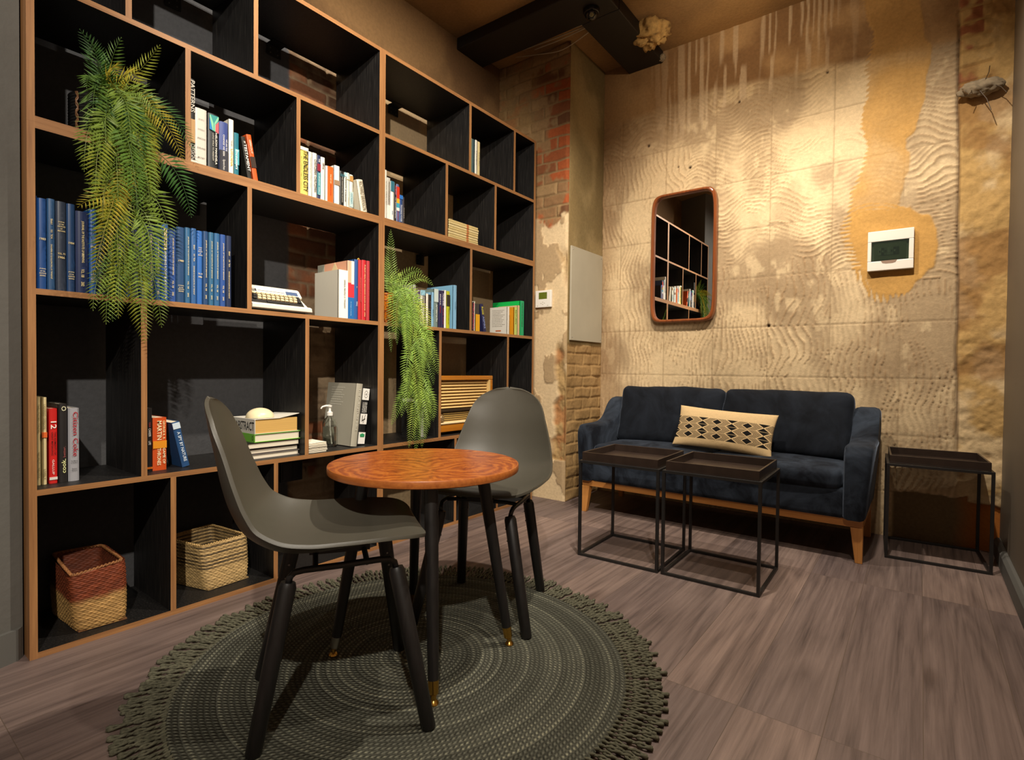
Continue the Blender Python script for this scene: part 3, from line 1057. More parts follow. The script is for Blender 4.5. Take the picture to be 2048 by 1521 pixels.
book(4, XA, 1.5259, .0133, .1592, 'e2e0d6', 'slim white paperback with bold black italics low on its spine',
     [('il Leone', 'd', .15, .5, .2, .8, '151412'), ('GREEN', 'd', .55, .85, .3, .7, '4a5a50')], [(.88, 1, 'a8d0da')])
book(4, XA, 1.5397, .0154, .1613, 'e4dfc9', 'narrow cream paperback without a picture, second row from the divider', [('essays', 'd', .1, .3, .3, .7, 'b9b39a')], [(.80, .82, 'c2b892')])
book(4, XA, 1.5557, .0192, .1585, 'dfe0d6', 'white and teal paperback with a tan face picture at its top', [('ocean', 'd', .15, .45, .3, .7, '5c93a0')],
     [(.8, .96, 'b98c50'), (.05, .5, 'b4cbcb')])
book(4, XA, 1.6220, .0370, .1488, 'e3dcc6', 'cream leaning book with tall grey capitals, last before the central upright',
     [('RICHARD BRANSON', 'd', .05, .94, .2, .8, '7a705c')], [], lean=11, hard=True, pages=M_PAPER)

book(4, XA, 1.7555, .0205, .2419, 'e2ddd0', 'tall white book edge beside the central upright, third row', [('VOGUE', 'd', .3, .8, .6, .9, '8a867c')])
book(4, XA, 1.7762, .0233, .2083, 'b8b5aa', 'grey and white book beside the tall white one, third row', [('PHOTOGRAPH', 'd', .38, .9, .3, .65, '66625a')], [(.0, .34, 'e5e2d8')])
book(4, XA, 1.7998, .0224, .1975, 'e8e6e0', 'white book with a teal top, third row right unit', [('atlas', 'd', .15, .25, .35, .65, '2d6f95')], [(.74, 1, '2f6a7c')])
book(4, XA, 1.8226, .0150, .1954, '1b1718', 'black book with pink and white handwritten spine, third row',
     [('my autobiography', 'd', .08, .62, .25, .75, 'd8d2cc'), ('new', 'd', .68, .92, .3, .7, 'd06a7a')])
book(4, XA, 1.8379, .0191, .1927, '4c5a86', 'multicoloured book with a red and yellow spine top', [('colour', 'd', .05, .3, .3, .7, 'c76a8a')],
     [(.62, .93, 'c8331f'), (.5, .62, 'd8a91f'), (.38, .5, '3ba0b8'), (.3, .38, 'e6e4dc')])
book(4, XA, 1.8573, .0224, .1427, '2c4a80', 'short blue paperback with white spine lettering, third row', [('THOUSAND POWER', 'd', .05, .66, .25, .7, 'd5dae2')],
     [(.86, 1, '2a6fc0')])
book(4, XA, 1.8799, .0130, .1372, '322e35', 'short dark grey paperback at the end of its row', [('notes', 'd', .2, .6, .3, .7, 'a8a39a')])

for (yy, tt, hh, cc, lb) in ((2.4000, .0340, .2147, '8fae94', 'pale green book beside the upright, second row from the top'),
                             (2.4344, .0228, .2145, '27424a', 'dark teal book, second row from the top'),
                             (2.4575, .0222, .2179, 'dedace', 'white book, second row from the top'),
                             (2.4811, .0252, .2161, 'c6b684', 'buff book with a red foot, second row from the top')):
    book(5, -.03, yy + .002, tt - .002, hh, cc, lb, [('reader', 'd', .3, .7, .35, .65, '6b6a60')], [(.0, .06, 'a8452f')] if cc in ('c6b684', 'dedace') else [])

# stack of eight wood-coloured magazines lying flat
for k in range(8):
    e = thing('magazine', 'buff magazine lying in the flat pile of eight, ' +
              ['at the very bottom', 'second from the bottom', 'third from the bottom', 'fourth from the bottom', 'fourth from the top',
               'third from the top', 'second from the top', 'on the very top'][k], 'magazine',
              (-.02 + random.uniform(-.003, .002), 2.2, 1.6455 + k * .0138), 0, 'magazines lying in a pile')
    mb = MB()
    y0 = .030 + random.uniform(-.002, .002)
    y1 = .286 + random.uniform(-.003, .002)
    mb.box(-.2, 0, y0, y1, .0008, .0128)
    mb.build('spine', plain('magazine_spine_%d' % k, ['d8c48c', 'cdb87e', 'd9c793'][k % 3], .7, noise=.15, nscale=8, stretch=(1, 1, 30)), e, bevel=.002)
    mb = MB()
    mb.box(-.0005, .0006, y0 + .15, y0 + .168, .002, .0116)
    mb.build('spine_mark', cm('b9673a'), e)
    mb = MB()
    for q in range(3):
        mb.tube([(-.004 - q * .05, y0, .002), (-.004 - q * .05, y0 - .008, .006), (-.004 - q * .05, y0, .011)], .0016, 5)
    mb.build('binding_loop', cm('15130f'), e)

# the long row of blue volumes
BL = [(.4313, .0048, .2789, '123a78'), (.4361, .0222, .275, '17437f'), (.4585, .0205, .279, '2a4f78'), (.4792, .0265, .2766, '2c3648'),
      (.5058, .0224, .2754, '1c3c66'), (.5284, .0345, .2585, '1b2a52'), (.5631, .0215, .2732, '1a4a8c'), (.585, .0240, .2739, '1d2436'),
      (.6095, .0212, .2762, '1a2233'), (.6312, .024, .2700, '20304f'), (.6556, .022, .2720, '1a3f78'), (.6780, .024, .266, '1e2c50'), (.7024, .0225, .262, '1c3a6a'),
      (.7252, .0235, .2560, '1d2f55'),
      (.7489, .0207, .2449, '1f4578'), (.7699, .0238, .2735, '28559a'), (.7941, .0243, .2576, '2c4f90'), (.8187, .0275, .2711, '24466f'),
      (.8466, .0195, .2745, '2f6088'), (.8665, .0203, .2761, '2f5c92'), (.8871, .0207, .2714, '2c64ae'), (.9081, .0205, .2739, '22446f'),
      (.9289, .0190, .2743, '2f6286'), (.9483, .0214, .2749, '2e5f8c'), (.97, .0218, .2746, '2a4f92'), (.9921, .0219, .2744, '1d2c4c')]
TXT = [None, 'year', 'long', 'inst', 'year', 'jour', 'year', 'year', 'jour', 'long', 'jour', 'inst', 'jour', 'jour', 'jour', 'brew', 'jour', 'year', 'jour', 'long', 'inst', 'jour', 'jour', 'jour', 'jour', 'long']
ORD = ['first', 'second', 'third', 'fourth', 'fifth', 'sixth', 'seventh', 'eighth', 'ninth', 'tenth', 'eleventh', 'twelfth', 'thirteenth',
       'thirteenth', 'twelfth', 'eleventh', 'tenth', 'ninth', 'eighth', 'seventh', 'sixth', 'fifth', 'fourth', 'third', 'second', 'first']
YR = {1: '1983', 4: '1984', 6: '1981', 7: '1987', 17: '1980'}
for i, (yy, tt, hh, cc) in enumerate(BL):
    k = TXT[i]
    ti = []
    if k == 'year':
        ti = [(YR[i], 'h', .54, .565, .18, .82, 'gold'), ('JOURNAL', 'h', .215, .23, .15, .85, 'gold'), ('OF THE', 'h', .19, .204, .25, .75, 'gold'),
              ('INSTITUTE', 'h', .165, .18, .15, .85, 'gold'), ('BREWING', 'h', .14, .155, .2, .8, 'gold')]
    elif k == 'long':
        ti = [('1995', 'u', .72, .78, .38, .62, 'gold'), ('VOL. 101', 'u', .56, .66, .38, .62, 'gold'), ('JOURNAL OF THE INSTITUTE OF BREWING', 'u', .12, .50, .38, .62, 'gold')]
    elif k == 'inst':
        ti = [('JOURNAL', 'h', .76, .775, .2, .8, 'gold'), ('OF THE', 'h', .735, .75, .28, .72, 'gold'), ('INSTITUTE', 'h', .71, .725, .15, .85, 'gold'),
              ('OF', 'h', .685, .70, .4, .6, 'gold'), ('BREWING', 'h', .66, .675, .15, .85, 'gold'), ('VOL. 92', 'h', .405, .425, .15, .85, 'gold'), ('1986', 'h', .36, .385, .2, .8, 'gold')]
    elif k == 'jour':
        ti = [('JOURNAL OF THE INSTITUTE OF BREWING', 'd', .37, .88, .38, .62, 'gold'), ('VOL. 108', 'd', .19, .29, .38, .62, 'gold'), ('2002', 'd', .08, .135, .38, .62, 'gold')]
    elif k == 'brew':
        ti = [('BREWING ROOM BOOK 1992-1994', 'd', .015, .64, .36, .66, 'e9e6dc')]
    side = 'left' if i < 13 else 'right'
    e = book(3, -.010, yy, tt, hh, cm(cc, .4), '%s volume from the %s end of the long blue bound row%s' %
             (ORD[i].capitalize(), side, {15: ', taller with white title', 5: ', dark and widest', 20: ', brightest blue'}.get(i, '')), ti,
             depth=.2, hard=True, group='blue bound journal volumes')
    if i == 15:
        mb = MB()
        mb.box(.004, .0056, .008, .0165, .18, .256)
        q = mb.build('title_panel', M_GOLD, e)
        text_part('PAULS MALT', q, cm('1c2f5c'), (.0060, .0095, .252), (0, 0, -1), (0, 1, 0), .068, .0055)

# books beside the typewriter
e = book(3, -.004, 1.4926, .0500, .2212, 'cbc6b8', 'thick grey cloth slipcase book with a white spine beside the typewriter',
         [('UNIVERSAL PRINCIPLES OF TYPOGRAPHY', 'd', .2, .8, .55, .72, '6b665c')], [(.0, 1.0, 'eae5d8')], depth=.19, hard=False, rough=.85)
e = book(3, -.010, 1.5450, .0365, .2717, 'dca487', 'tall orange, pink and white geometric art book', [('the design of everyday', 'd', .05, .3, .4, .6, '8fb6d6')],
         [(0, .37, '1f63a4'), (.37, .62, 'cf2f3a')], depth=.24)
mb = MB()
mb.box(-.001, .0030, .020, .0345, .6 * .2717, .2717)
mb.build('spine_panel', cm('ece6d8'), e)
mb = MB()
mb.prism([(-.18, .155), (-.10, .2712), (-.02, .155)], 1, -.0004, .0005)
mb.build('cover_triangle', cm('d8c69c'), e)
mb = MB()
mb.prism([(-.24, .15), (-.24, .2712), (-.185, .2712), (-.185, .15)], 1, -.0004, .0005)
mb.build('cover_block', cm('a9ab9c'), e)
book(3, -.010, 1.5825, .0230, .2836, '24508f', 'royal blue book between the art book and the red books', [('7', 'h', .52, .55, .4, .6, 'd8c890'), ('TFC', 'd', .22, .3, .35, .65, 'd8dce6')], hard=True)
e = book(3, -.010, 1.6058, .0211, .285, 'b3202a', 'red book with a gold ribbon loop at its top', [('BREWING ROOM', 'd', .3, .7, .4, .6, 'c96a58')], hard=True)
mb = MB()
mb.tube([(-.008, .006 + .005 * math.cos(a), .283 + .010 * math.sin(a)) for a in np.linspace(0, PI, 9)], .0018, 6)
mb.build('ribbon', cm('d1a83a'), e)
book(3, -.010, 1.6271, .0255, .2878, 'b8202a', 'red book with gilt title down its spine', [('PUBLIC HEALTH BREWING ROOM BOOK 1994', 'd', .06, .92, .38, .62, 'gold')], hard=True)
book(3, -.010, 1.6537, .0205, .2882, 'a83038', 'faded red book nearest the central upright', [('annual report', 'd', .3, .7, .4, .55, 'c0605c')], hard=True)

# books behind and right of the small fern
HB = [(1.9637, .0206, .2154, 'b9b6b6', 'grey white book just behind the small fern', [], []),
      (1.9843, .0310, .1869, '4b2f6b', 'purple book with a white back, behind the small fern', [('NOISE', 'd', .5, .9, .3, .7, 'd9cfe4')], []),
      (2.0156, .0328, .1935, 'e9e6dd', 'white book lettered PRIMAL', [('PRIMAL', 'd', .5, .84, .35, .7, '48443d')], [(.86, 1, '8fc0d6')]),
      (2.0486, .0095, .1799, '3a2d22', 'very thin dark brown book between two white ones', [], []),
      (2.0583, .0170, .1788, 'e4ded0', 'thin white book beside the dark brown one', [], []),
      (2.0754, .0232, .1757, '1f1c1b', 'black book beside the slim light blue one', [('good to great', 'd', .3, .8, .4, .6, '7d786c')], []),
      (2.0988, .0182, .1919, '7fb0d4', 'slim light blue book', [('blue', 'd', .3, .5, .35, .65, '2a4c66')], []),
      (2.1172, .0318, .2129, '6f8380', 'grey green book with a pale top lettered AFTERMATH', [('AFTERMATH', 'd', .15, .6, .4, .75, 'dfe6e0')], [(.66, 1, 'c3d2cf')]),
      (2.1532, .0214, .2084, '23204a', 'navy book with a red word on its spine', [('BREAK', 'd', .6, .9, .3, .65, 'dcd8e4'), ('NEWS', 'd', .4, .58, .3, .65, 'b3242e')], []),
      (2.1748, .0237, .2098, '261f49', 'navy book with large white and red capitals', [('TALIKE BARE', 'd', .6, .93, .3, .75, 'e6e3ea'), ('Apple Core', 'd', .1, .55, .35, .65, 'c04030')], []),
      (2.1987, .0160, .2151, 'e9e6e0', 'slim white book beside the lime one', [], []),
      (2.2164, .0278, .2123, 'b7bd1e', 'lime green book with a dark bear shape on top', [('THE NATURE OF', 'd', .12, .55, .35, .6, '6d7212')], [(.6, .9, '26251f')])]
for (yy, tt, hh, cc, lb, ti, bd) in HB:
    book(3, -.02, yy, tt, hh, cc, lb, ti, bd, depth=.15)
book(3, -.02, 2.2722, .0290, .2537, '7fb3d6', 'large light blue book standing last in its row', [('in conversation', 'd', .45, .62, .4, .6, '23405c')], [], depth=.22)

# far right cell
book(3, -.03, 2.4447, .0210, .1759, '1d1a20', 'black and pink book against the upright in the last cell', [('PINK JOURNAL', 'd', .05, .95, .1, .9, 'd64a6a')])
book(3, -.03, 2.4661, .0072, .1819, 'e6dfcf', 'very thin white booklet in the last cell', [])
book(3, -.03, 2.4790, .0360, .1698, '3c3a38', 'book with a yellow lower spine and dark picture above', [], [(.0, .62, 'e0a410')])
book(3, -.03, 2.5540, .0310, .1727, '23264f', 'navy leaning book with yellow and white spine words', [('RISE', 'd', .62, .9, .2, .7, 'd9cf3c'), ('ASPIRE', 'd', .12, .56, .2, .7, '8fa0d8')], lean=12)
e = book(3, -.03, 2.7963, .0226, .1823, 'd8d2c6', 'white paperback showing its printed back cover', [], depth=.15)
mb = MB()
mb.box(-.10, -.055, -.0004, .0008, .022, .030)
mb.build('barcode_stripe', cm('b8643a'), e)
print_strips(e, cm('a7a095'), -.13, -.022, -.0002, .160, 11, .0105)
book(3, -.03, 2.8697, .0282, .1866, 'cf8c1c', 'honey orange picture book with a lime spine', [('RETURN', 'd', .4, .9, .3, .7, '4a4a20')], [(0, 1, 'b9c96a')], depth=.16)
book(3, -.03, 2.9087, .0235, .2019, 'cfae84', 'beige book beside the bright green one', [], [], depth=.17)
book(3, -.03, 2.9348, .0390, .2357, '12b04e', 'bright green book standing last at the right', [('THE INNOVATOR AND THE COOKBOOK', 'd', .25, .95, .35, .65, '1c4a30')], [(.0, 1, '14a068')], depth=.24)

# bottom-left cell
XJ = -.08
book(2, XJ, .4440, .0124, .2789, 'd2c08e', 'leftmost cream book in the second row from the floor', [('THE UNITED STATES', 'd', .6, .92, .3, .7, '8a7a50'), ('WORLD LIBRARY', 'd', .08, .38, .3, .7, '8a7a50')], hard=True)
book(2, XJ, .4570, .0145, .2776, 'd6c595', 'cream book with a small orange label, second row from the floor', [('LAYERED GERSON', 'd', .64, .92, .3, .7, '8a7a50'), ('LIVELY', 'd', .06, .18, .3, .7, '8a7a50')], [(.54, .6, 'd9652c')], hard=True)
book(2, XJ, .4760, .0215, .2408, 'c61f1c', 'red book with a large white 12 on its spine',
     [('12', 'd', .73, .83, .2, .85, 'f2ece4'), ('THE ELEMENTS OF', 'd', .38, .69, .6, .8, '3d0c0a'), ('GREAT MANAGING', 'd', .38, .69, .25, .45, '3d0c0a'),
      ('GALLUP', 'd', .12, .32, .35, .6, 'f0d8d0')], [(.05, .085, 'd8d4cc')])
e = book(2, XJ, .4990, .0243, .2549, '211e1e', 'black book lettered cook. better on its spine',
         [('cook.', 'u', .12, .30, .3, .75, 'dfe0a0'), ('better.', 'u', .32, .46, .45, .72, '8f4a48'), ('O', 'h', .91, .97, .3, .8, 'd8d6b4')], hard=True)
book(2, XJ, .5240, .0300, .2398, '9c9ca2', 'grey book with a tall red serif title beside the black one',
     [('Citizen Coke', 'd', .34, .95, .4, .85, 'a32a36'), ('The Making', 'h', .27, .285, .2, .8, '2a2828'), ('of Capitalism', 'h', .245, .26, .2, .8, '2a2828'),
      ('Bartow', 'h', .165, .18, .3, .75, '4a4848'), ('Elmore', 'h', .14, .155, .3, .75, '4a4848')], [], hard=True)
# next cell
XK = -.075
book(2, XK, .7462, .0185, .2291, '1d1b1d', 'black book with CAREER on its spine against the divider',
     [('CAREER', 'd', .55, .68, .3, .7, 'f0eeea'), ('YOUR', 'd', .7, .78, .35, .65, 'b04a4a'), ('LIFE', 'd', .42, .48, .3, .7, 'f0eeea')], [(.04, .07, 'd9751f')])
book(2, XK, .7655, .0458, .1928, 'c04a16', 'thick orange paperback between the black and the blue leaning book',
     [('MARTIN', 'd', .58, .94, .3, .62, 'f3e2b8'), ('GEORGE R. R.', 'd', .58, .94, .70, .86, 'f3d9a0'), ('GAME OF', 'd', .12, .42, .70, .88, 'f3e2b8'),
      ('THRONES', 'd', .10, .42, .3, .56, 'f3e2b8')], [(.42, .56, 'd98a1c')], pages=M_PAPER)
book(2, XK, .8640, .0270, .174, '244a78', 'blue leaning paperback titled A SPY BY NATURE',
     [('A SPY BY NATURE', 'd', .12, .78, .35, .75, 'd5e2ee')], [(.85, .98, 'c9d8e4')], lean=12.3)

# big grey book and chair book leaning in the hand-gel cell
e = book(2, -.045, 1.5927, .0375, .305, 'a19c8c', 'very large grey book leaning behind the sanitiser bottle',
         [('THE FURNITURE BIBLE', 'd', .25, .92, .35, .6, 'c9c5b8')], [], depth=.235, lean=-6.5, hard=True, rough=.8)
print_strips(e, cm('bdb9ab'), -.20, -.09, -.0371, .28, 8, .012)
e = book(2, -.06, 1.6430, .0405, .285, '181818', 'black and white book with small chair pictures on its spine',
         [('MID-CENTURY', 'd', .56, .74, .62, .8, 'dedbd2'), ('MODERN', 'd', .56, .74, .38, .56, 'dedbd2'), ('COMPLETE', 'd', .56, .74, .14, .3, 'dedbd2')],
         [(.78, .98, 'e2dfd8'), (.36, .54, 'e2dfd8'), (.02, .22, 'e2dfd8')], depth=.2, lean=-6.5)
mb = MB()
for k in range(12):
    a = k * PI / 6
    cy, cz = -.02 + .010 * math.cos(a), .251 + .017 * math.sin(a)
    mb.box(.0030, .0036, cy - .0012, cy + .0012, cz - .0016, cz + .0016)
mb.box(.0030, .0036, -.022, -.018, .247, .255)
mb.build('clock_picture', cm('141414'), e)
mb = MB()
mb.box(.0030, .0036, -.031, -.028, .115, .145, M=Matrix.Translation((0, 0, 0)))
mb.prism([(-.031, .118), (-.012, .128), (-.012, .132), (-.031, .122)], 0, .003, .0036)
mb.prism([(-.024, .108), (-.022, .108), (-.012, .15), (-.014, .15)], 0, .003, .0036)
mb.build('chair_picture', cm('33281f'), e)
mb = MB()
mb.prism([(-.032, .040), (-.008, .040), (-.006, .052), (-.020, .058), (-.034, .052)], 0, .003, .0036)
mb.build('sofa_picture', cm('2f8f5a'), e)
# three behind the hanging fern
for (yy, tt, hh, cc, lb, bd) in ((2.0676, .0148, .193, '2a2a2a', 'black dotted book behind the hanging fern tips', [(.1, .9, '8e8b84')]),
                                 (2.0826, .0226, .209, 'c9c8c4', 'pale book behind the hanging fern tips, second row from the floor', []),
                                 (2.1054, .0205, .1969, '6b6a68', 'mid grey ruled book against the divider by the radio', [(.1, .9, '3a3a3a')])):
    book(2, XJ, yy, tt, hh, cc, lb, [], bd)


# flat stack behind the near chair
def flat_book(x0, x1, y0, y1, z0, z1, col, label, text=None, pages=None, tc='1a1a1a', hard=True, tpos=None, loose=0):
    e = thing('book', label, 'book', (x1, y0, z0), 0, 'books lying in a stack')
    dx, dy, h = x0 - x1, y1 - y0, z1 - z0
    ct = .0028 if hard else .0015
    mb = MB()
    mb.box(dx, 0, 0, dy, 0, ct)
    if loose:
        # lifted front cover
        mb.add([(dx, 0, h - ct), (0, 0, h - ct), (0, dy * .55, h - ct), (dx, dy * .55, h - ct), (0, dy + .004, h + .014), (dx, dy + .004, h + .006),
                (dx, 0, h), (0, 0, h), (0, dy * .55, h), (dx, dy * .55, h), (0, dy + .004, h + .0165), (dx, dy + .004, h + .0085)],
               [(0, 1, 7, 6), (1, 2, 8, 7), (2, 4, 10, 8), (4, 5, 11, 10), (5, 3, 9, 11), (3, 0, 6, 9), (6, 7, 8, 9), (9, 8, 10, 11), (0, 3, 2, 1), (3, 5, 4, 2)])
    else:
        mb.box(dx, 0, 0, dy, h - ct, h)
    mb.box(dx, 0, 0, .0025, ct, h - ct)
    mb.build('cover', cm(col), e)
    mb = MB()
    mb.box(dx + .004, -.004, .0025, dy - .004, ct, h - ct)
    mb.build('pages', pages or M_PAPERH, e)
    if text:
        a, b_ = tpos or (.05, .95)
        text_part(text, e, cm(tc), (dx + a * -dx, -.0005, h * .2), (1, 0, 0), (0, 0, 1), (b_ - a) * -dx, h * .6)
    return e


z = .5175
flat_book(-.33, -.042, 1.100, 1.322, z, z + .022, '7a7672', 'grey and red spined book at the bottom of the flat stack', 'INTO THE WOODS', tc='d9d4cc', tpos=(.06, .3))
flat_book(-.31, -.042, 1.094, 1.318, z + .0222, z + .044, '2a1d1c', 'dark maroon covered book lying second from the bottom', 'BRANDED', tc='8d8880', tpos=(.05, .2))
flat_book(-.30, -.038, 1.092, 1.322, z + .0442, z + .070, '171515', 'black covered book with white pages under the green one', 'KINFOLK', tc='a8a49c', tpos=(.05, .25))
flat_book(-.25, -.036, 1.119, 1.3225, z + .0702, z + .105, '6fae3c', 'lime green book under the ABSTRACT book', 'O', tc='1e3a12', tpos=(.9, .95))
flat_book(-.235, -.036, 1.120, 1.314, z + .1052, z + .166, 'd4cfc2', 'thick pale book lettered ABSTRACT on top of the stack', 'ABSTRACT', pages=M_PAPERY, hard=False, tpos=(.2, .97), loose=1)
e = MB()
prof = [(.056 * math.cos(a), .040 * math.sin(a)) for a in np.linspace(0, PI / 2 - .001, 14)]
e.lathe([(.0, 0), (.05, 0)] + prof + [(0, .040)], n=40)
o = e.build('paperweight', plain('ivory_glass', 'e6d6ae', .35, Subsurface_Weight=.0), smooth='auto', loc=(-.112, 1.182, .6848))
tag(o, 'ivory white domed paperweight resting on the ABSTRACT book', 'paperweight')

# ------------------------------------------------------------------ typewriter
t = thing('typewriter', 'white and black manual typewriter with cream keys on the shelf', 'typewriter', (-.002, 1.092, 1.1295))
W = .268
M_TYW = plain('typewriter_white', 'e2dccb', .45)


def taper(mb):
    mb.v = [(x, y - (.018 * min(1, z / .11) if y > W * .6 else 0), z) for x, y, z in mb.v]
    return mb


mb = MB()
mb.prism([(-.26, .008), (-.012, .006), (0, .010), (0, .026), (-.014, .032), (-.026, .030), (-.085, .075), (-.26, .075)], 1, 0, W)
taper(mb).build('base', M_TYW, t, bevel=.003)
mb = MB()
mb.prism([(-.26, .075), (-.068, .070), (-.064, .078), (-.082, .106), (-.094, .112), (-.26, .112)], 1, .001, W - .001)
taper(mb).build('hood', M_TYW, t, bevel=.003)
DK = Vector((-.045, 0, .045)).normalized()     # up the key deck
DN = Vector((.045, 0, .045)).normalized()      # out of it
K0 = Vector((-.020, 0, .029))


def deck(u, y, n):
    return K0 + DK * u + DN * n + Vector((0, y, 0))


def deck_box(mb, u0, u1, y0, y1, n0, n1):
    vs = [deck(u, y, n) for n in (n0, n1) for u, y in ((u0, y0), (u1, y0), (u1, y1), (u0, y1))]
    mb.add(vs, [(3, 2, 1, 0), (4, 5, 6, 7), (0, 1, 5, 4), (1, 2, 6, 5), (2, 3, 7, 6), (3, 0, 4, 7)])


mb = MB()
deck_box(mb, 0, .068, .010, W - .028, -.004, .0035)
mb.build('key_well', cm('1f1c19'), t)
PN = Vector((.028, 0, .018)).normalized()
PU = Vector((-.018, 0, .028)).normalized()
B0 = Vector((-.0655, 0, .0795))


def panel(mb, u0, u1, y0, y1, n1=.0015):
    vs = [B0 + PU * u + PN * n + Vector((0, y, 0)) for n in (0, n1) for u, y in ((u0, y0), (u1, y0), (u1, y1), (u0, y1))]
    mb.add(vs, [(3, 2, 1, 0), (4, 5, 6, 7), (0, 1, 5, 4), (1, 2, 6, 5), (2, 3, 7, 6), (3, 0, 4, 7)])
    return mb


npl = panel(MB(), .006, .018, .002, .052).build('name_plate', cm('161412'), t)
text_part('ADLER', npl, cm('d8d2c4'), B0 + PU * .009 + PN * .002 + Vector((0, .012, 0)), (0, 1, 0), PU, .034, .0065)
panel(MB(), .003, .022, W - .085, W - .030).build('badge', cm('3c5178'), t, bevel=.001)
panel(MB(), .011, .0125, .056, W - .090).build('trim_line', cm('5b5a58'), t)
for r in range(4):
    for c in range(11):
        yy = .014 + c * .0198 + r * .005 - (.004 if r == 3 else 0)
        if yy > W - .048 or (r == 0 and (c < 3 or c > 7)):
            continue
        u = .004 + r * .0160
        mb = MB()
        dark = (c == 0 and r in (1, 2)) or (c == 10) or r == 0
        deck_box(mb, u, u + .0115, yy, yy + (.0145 if r else .0198), .0035, .012 if r else .008)
        mb.build('space_bar' if r == 0 else 'key', cm('23211f') if dark else M_CREAM, t, bevel=.0016 if r else 0)
for xx in (-.24, -.03):
    for yy in (.03, W - .03):
        mb = MB()
        mb.lathe([(.011, 0), (.010, .0085)], (xx, yy, 0), 14)
        mb.build('foot', cm('141311'), t)

# ------------------------------------------------------------------ radio
t = thing('radio', 'old wooden cased valve radio with cream slatted grille', 'radio', (-.05, 2.178, .5175))
RW, RH, RD = .497, .342, .20
M_RW = wood('radio_walnut', '9a560f', 'c47f22', 1, .25, .8, coat=.6)
mb = MB()
z0 = .016
for (a, b_, c, d_) in ((0, RW, RH - .026, RH), (0, RW, z0, z0 + .045), (0, .024, z0 + .045, RH - .026), (RW - .024, RW, z0 + .045, RH - .026)):
    mb.box(-RD, 0, a, b_, c, d_)
mb.box(-RD, -RD + .01, .02, RW - .02, z0, RH - .01)
mb.build('case', M_RW, t, bevel=.004)
mb = MB()
mb.box(-.040, -.034, .024, RW - .024, .140, RH - .026)
mb.build('speaker_cloth', cm('8a6b3e', .9), t)
M_SL = plain('grille_slat', 'd9b878', .6)
for k in range(9):
    zz = .150 + k * .0182
    mb = MB()
    mb.prism([(-.034, zz), (-.018, zz), (-.015, zz + .004), (-.030, zz + .0145), (-.034, zz + .0145)], 1, .026, RW - .04)
    mb.build('grille_slat', M_SL, t)
mb = MB()
mb.prism([(-.034, RH - .026), (-.034, .145), (-.001, .145), (-.001, RH - .026)], 1, RW - .036, RW - .024)
mb.build('grille_cheek', M_SL, t)
mb = MB()
mb.box(-.030, -.006, .024, RW - .024, .134, .142)
mb.box(-.020, -.004, .024, RW - .024, .141, .145)
mb.build('dial_moulding', cm('3a2c1c'), t, bevel=.001)
mb = MB()
mb.box(-.040, -.022, .024, RW - .024, .061, .134)
dial = mb.build('dial', cm('5b4526'), t)
for k in range(5):
    mb = MB()
    mb.box(-.022, -.0205, .070, RW - .07, .072 + k * .0115, .0762 + k * .0115)
    mb.build('dial_scale', cm('c9a55a'), dial)
text_part('LW MW KW UKW', dial, cm('2c1e10'), (-.0214, .085, .1255), (0, 1, 0), (0, 0, 1), .30, .006, 'dial_lettering')
for yy in (.045, RW - .045):
    mb = MB()
    MM = Matrix.Translation((-.022, yy, .096)) @ Matrix.Rotation(PI / 2, 4, 'Y')
    mb.lathe([(.026, 0), (.026, .004), (.021, .007), (.018, .018), (.014, .022), (0, .023)], n=28, M=MM)
    mb.build('knob', plain('radio_knob', '9a8058', .25, .4), t, smooth='auto')
for k in range(7):
    mb = MB()
    mb.prism([(-.022, .0615), (.004, .0615), (.006, .066), (-.022, .074)], 1, .026 + k * .064, .026 + k * .064 + .0625)
    mb.build('button', M_CREAM, t, bevel=.001)
for yy in (.04, RW - .06):
    mb = MB()
    mb.box(-.17, -.03, yy, yy + .02, 0, .016)
    mb.build('foot', cm('1b1310'), t)

# ------------------------------------------------------------------ sanitiser bottle, napkins
t = thing('pump_bottle', 'clear pump bottle of hand gel beside the folded napkins', 'bottle', (-.145, 1.545, .5175))
M_BOTG = glass_mat('clear_bottle', (.93, .95, .92, 1), .03)
mb = MB()
pr = [(.0, .0), (.030, 0), (.034, .004), (.034, .10), (.033, .115), (.026, .132), (.014, .142), (.012, .150)]
inn = [(.0105, .150), (.0125, .141), (.0245, .131), (.0315, .114), (.0325, .10), (.0325, .005), (.029, .0025), (0, .0025)]
mb.lathe(pr + inn, n=32)
mb.build('bottle', M_BOTG, t, smooth='auto')
mb = MB()
mb.lathe([(0, .003), (.0290, .003), (.0318, .006), (.0318, .098), (0, .098)], n=32)
mb.build('gel', glass_mat('hand_gel', (.86, .88, .84, 1), 0, 1.34), t, smooth='auto')
mb = MB()
mb.lathe([(.0145, .150), (.0145, .166), (.009, .168), (.006, .172), (.006, .190), (.010, .191), (.011, .199), (.004, .201), (0, .201)], n=24)
mb.tube([(0, 0, .196), (-.006, -.018, .197), (-.010, -.034, .193), (-.012, -.040, .184)], [.006, .005, .0042, .0036], 10)
mb.build('pump', M_WHITE, t, smooth='auto')
mb = MB()
mb.tube([(0, 0, .15), (.0, .002, .08), (.004, .006, .012)], .0028, 8)
mb.build('dip_tube', M_WHITE, t)
M_NAP = plain('white_napkin', 'e8e0cc', .9, bump=.3, bscale=120)
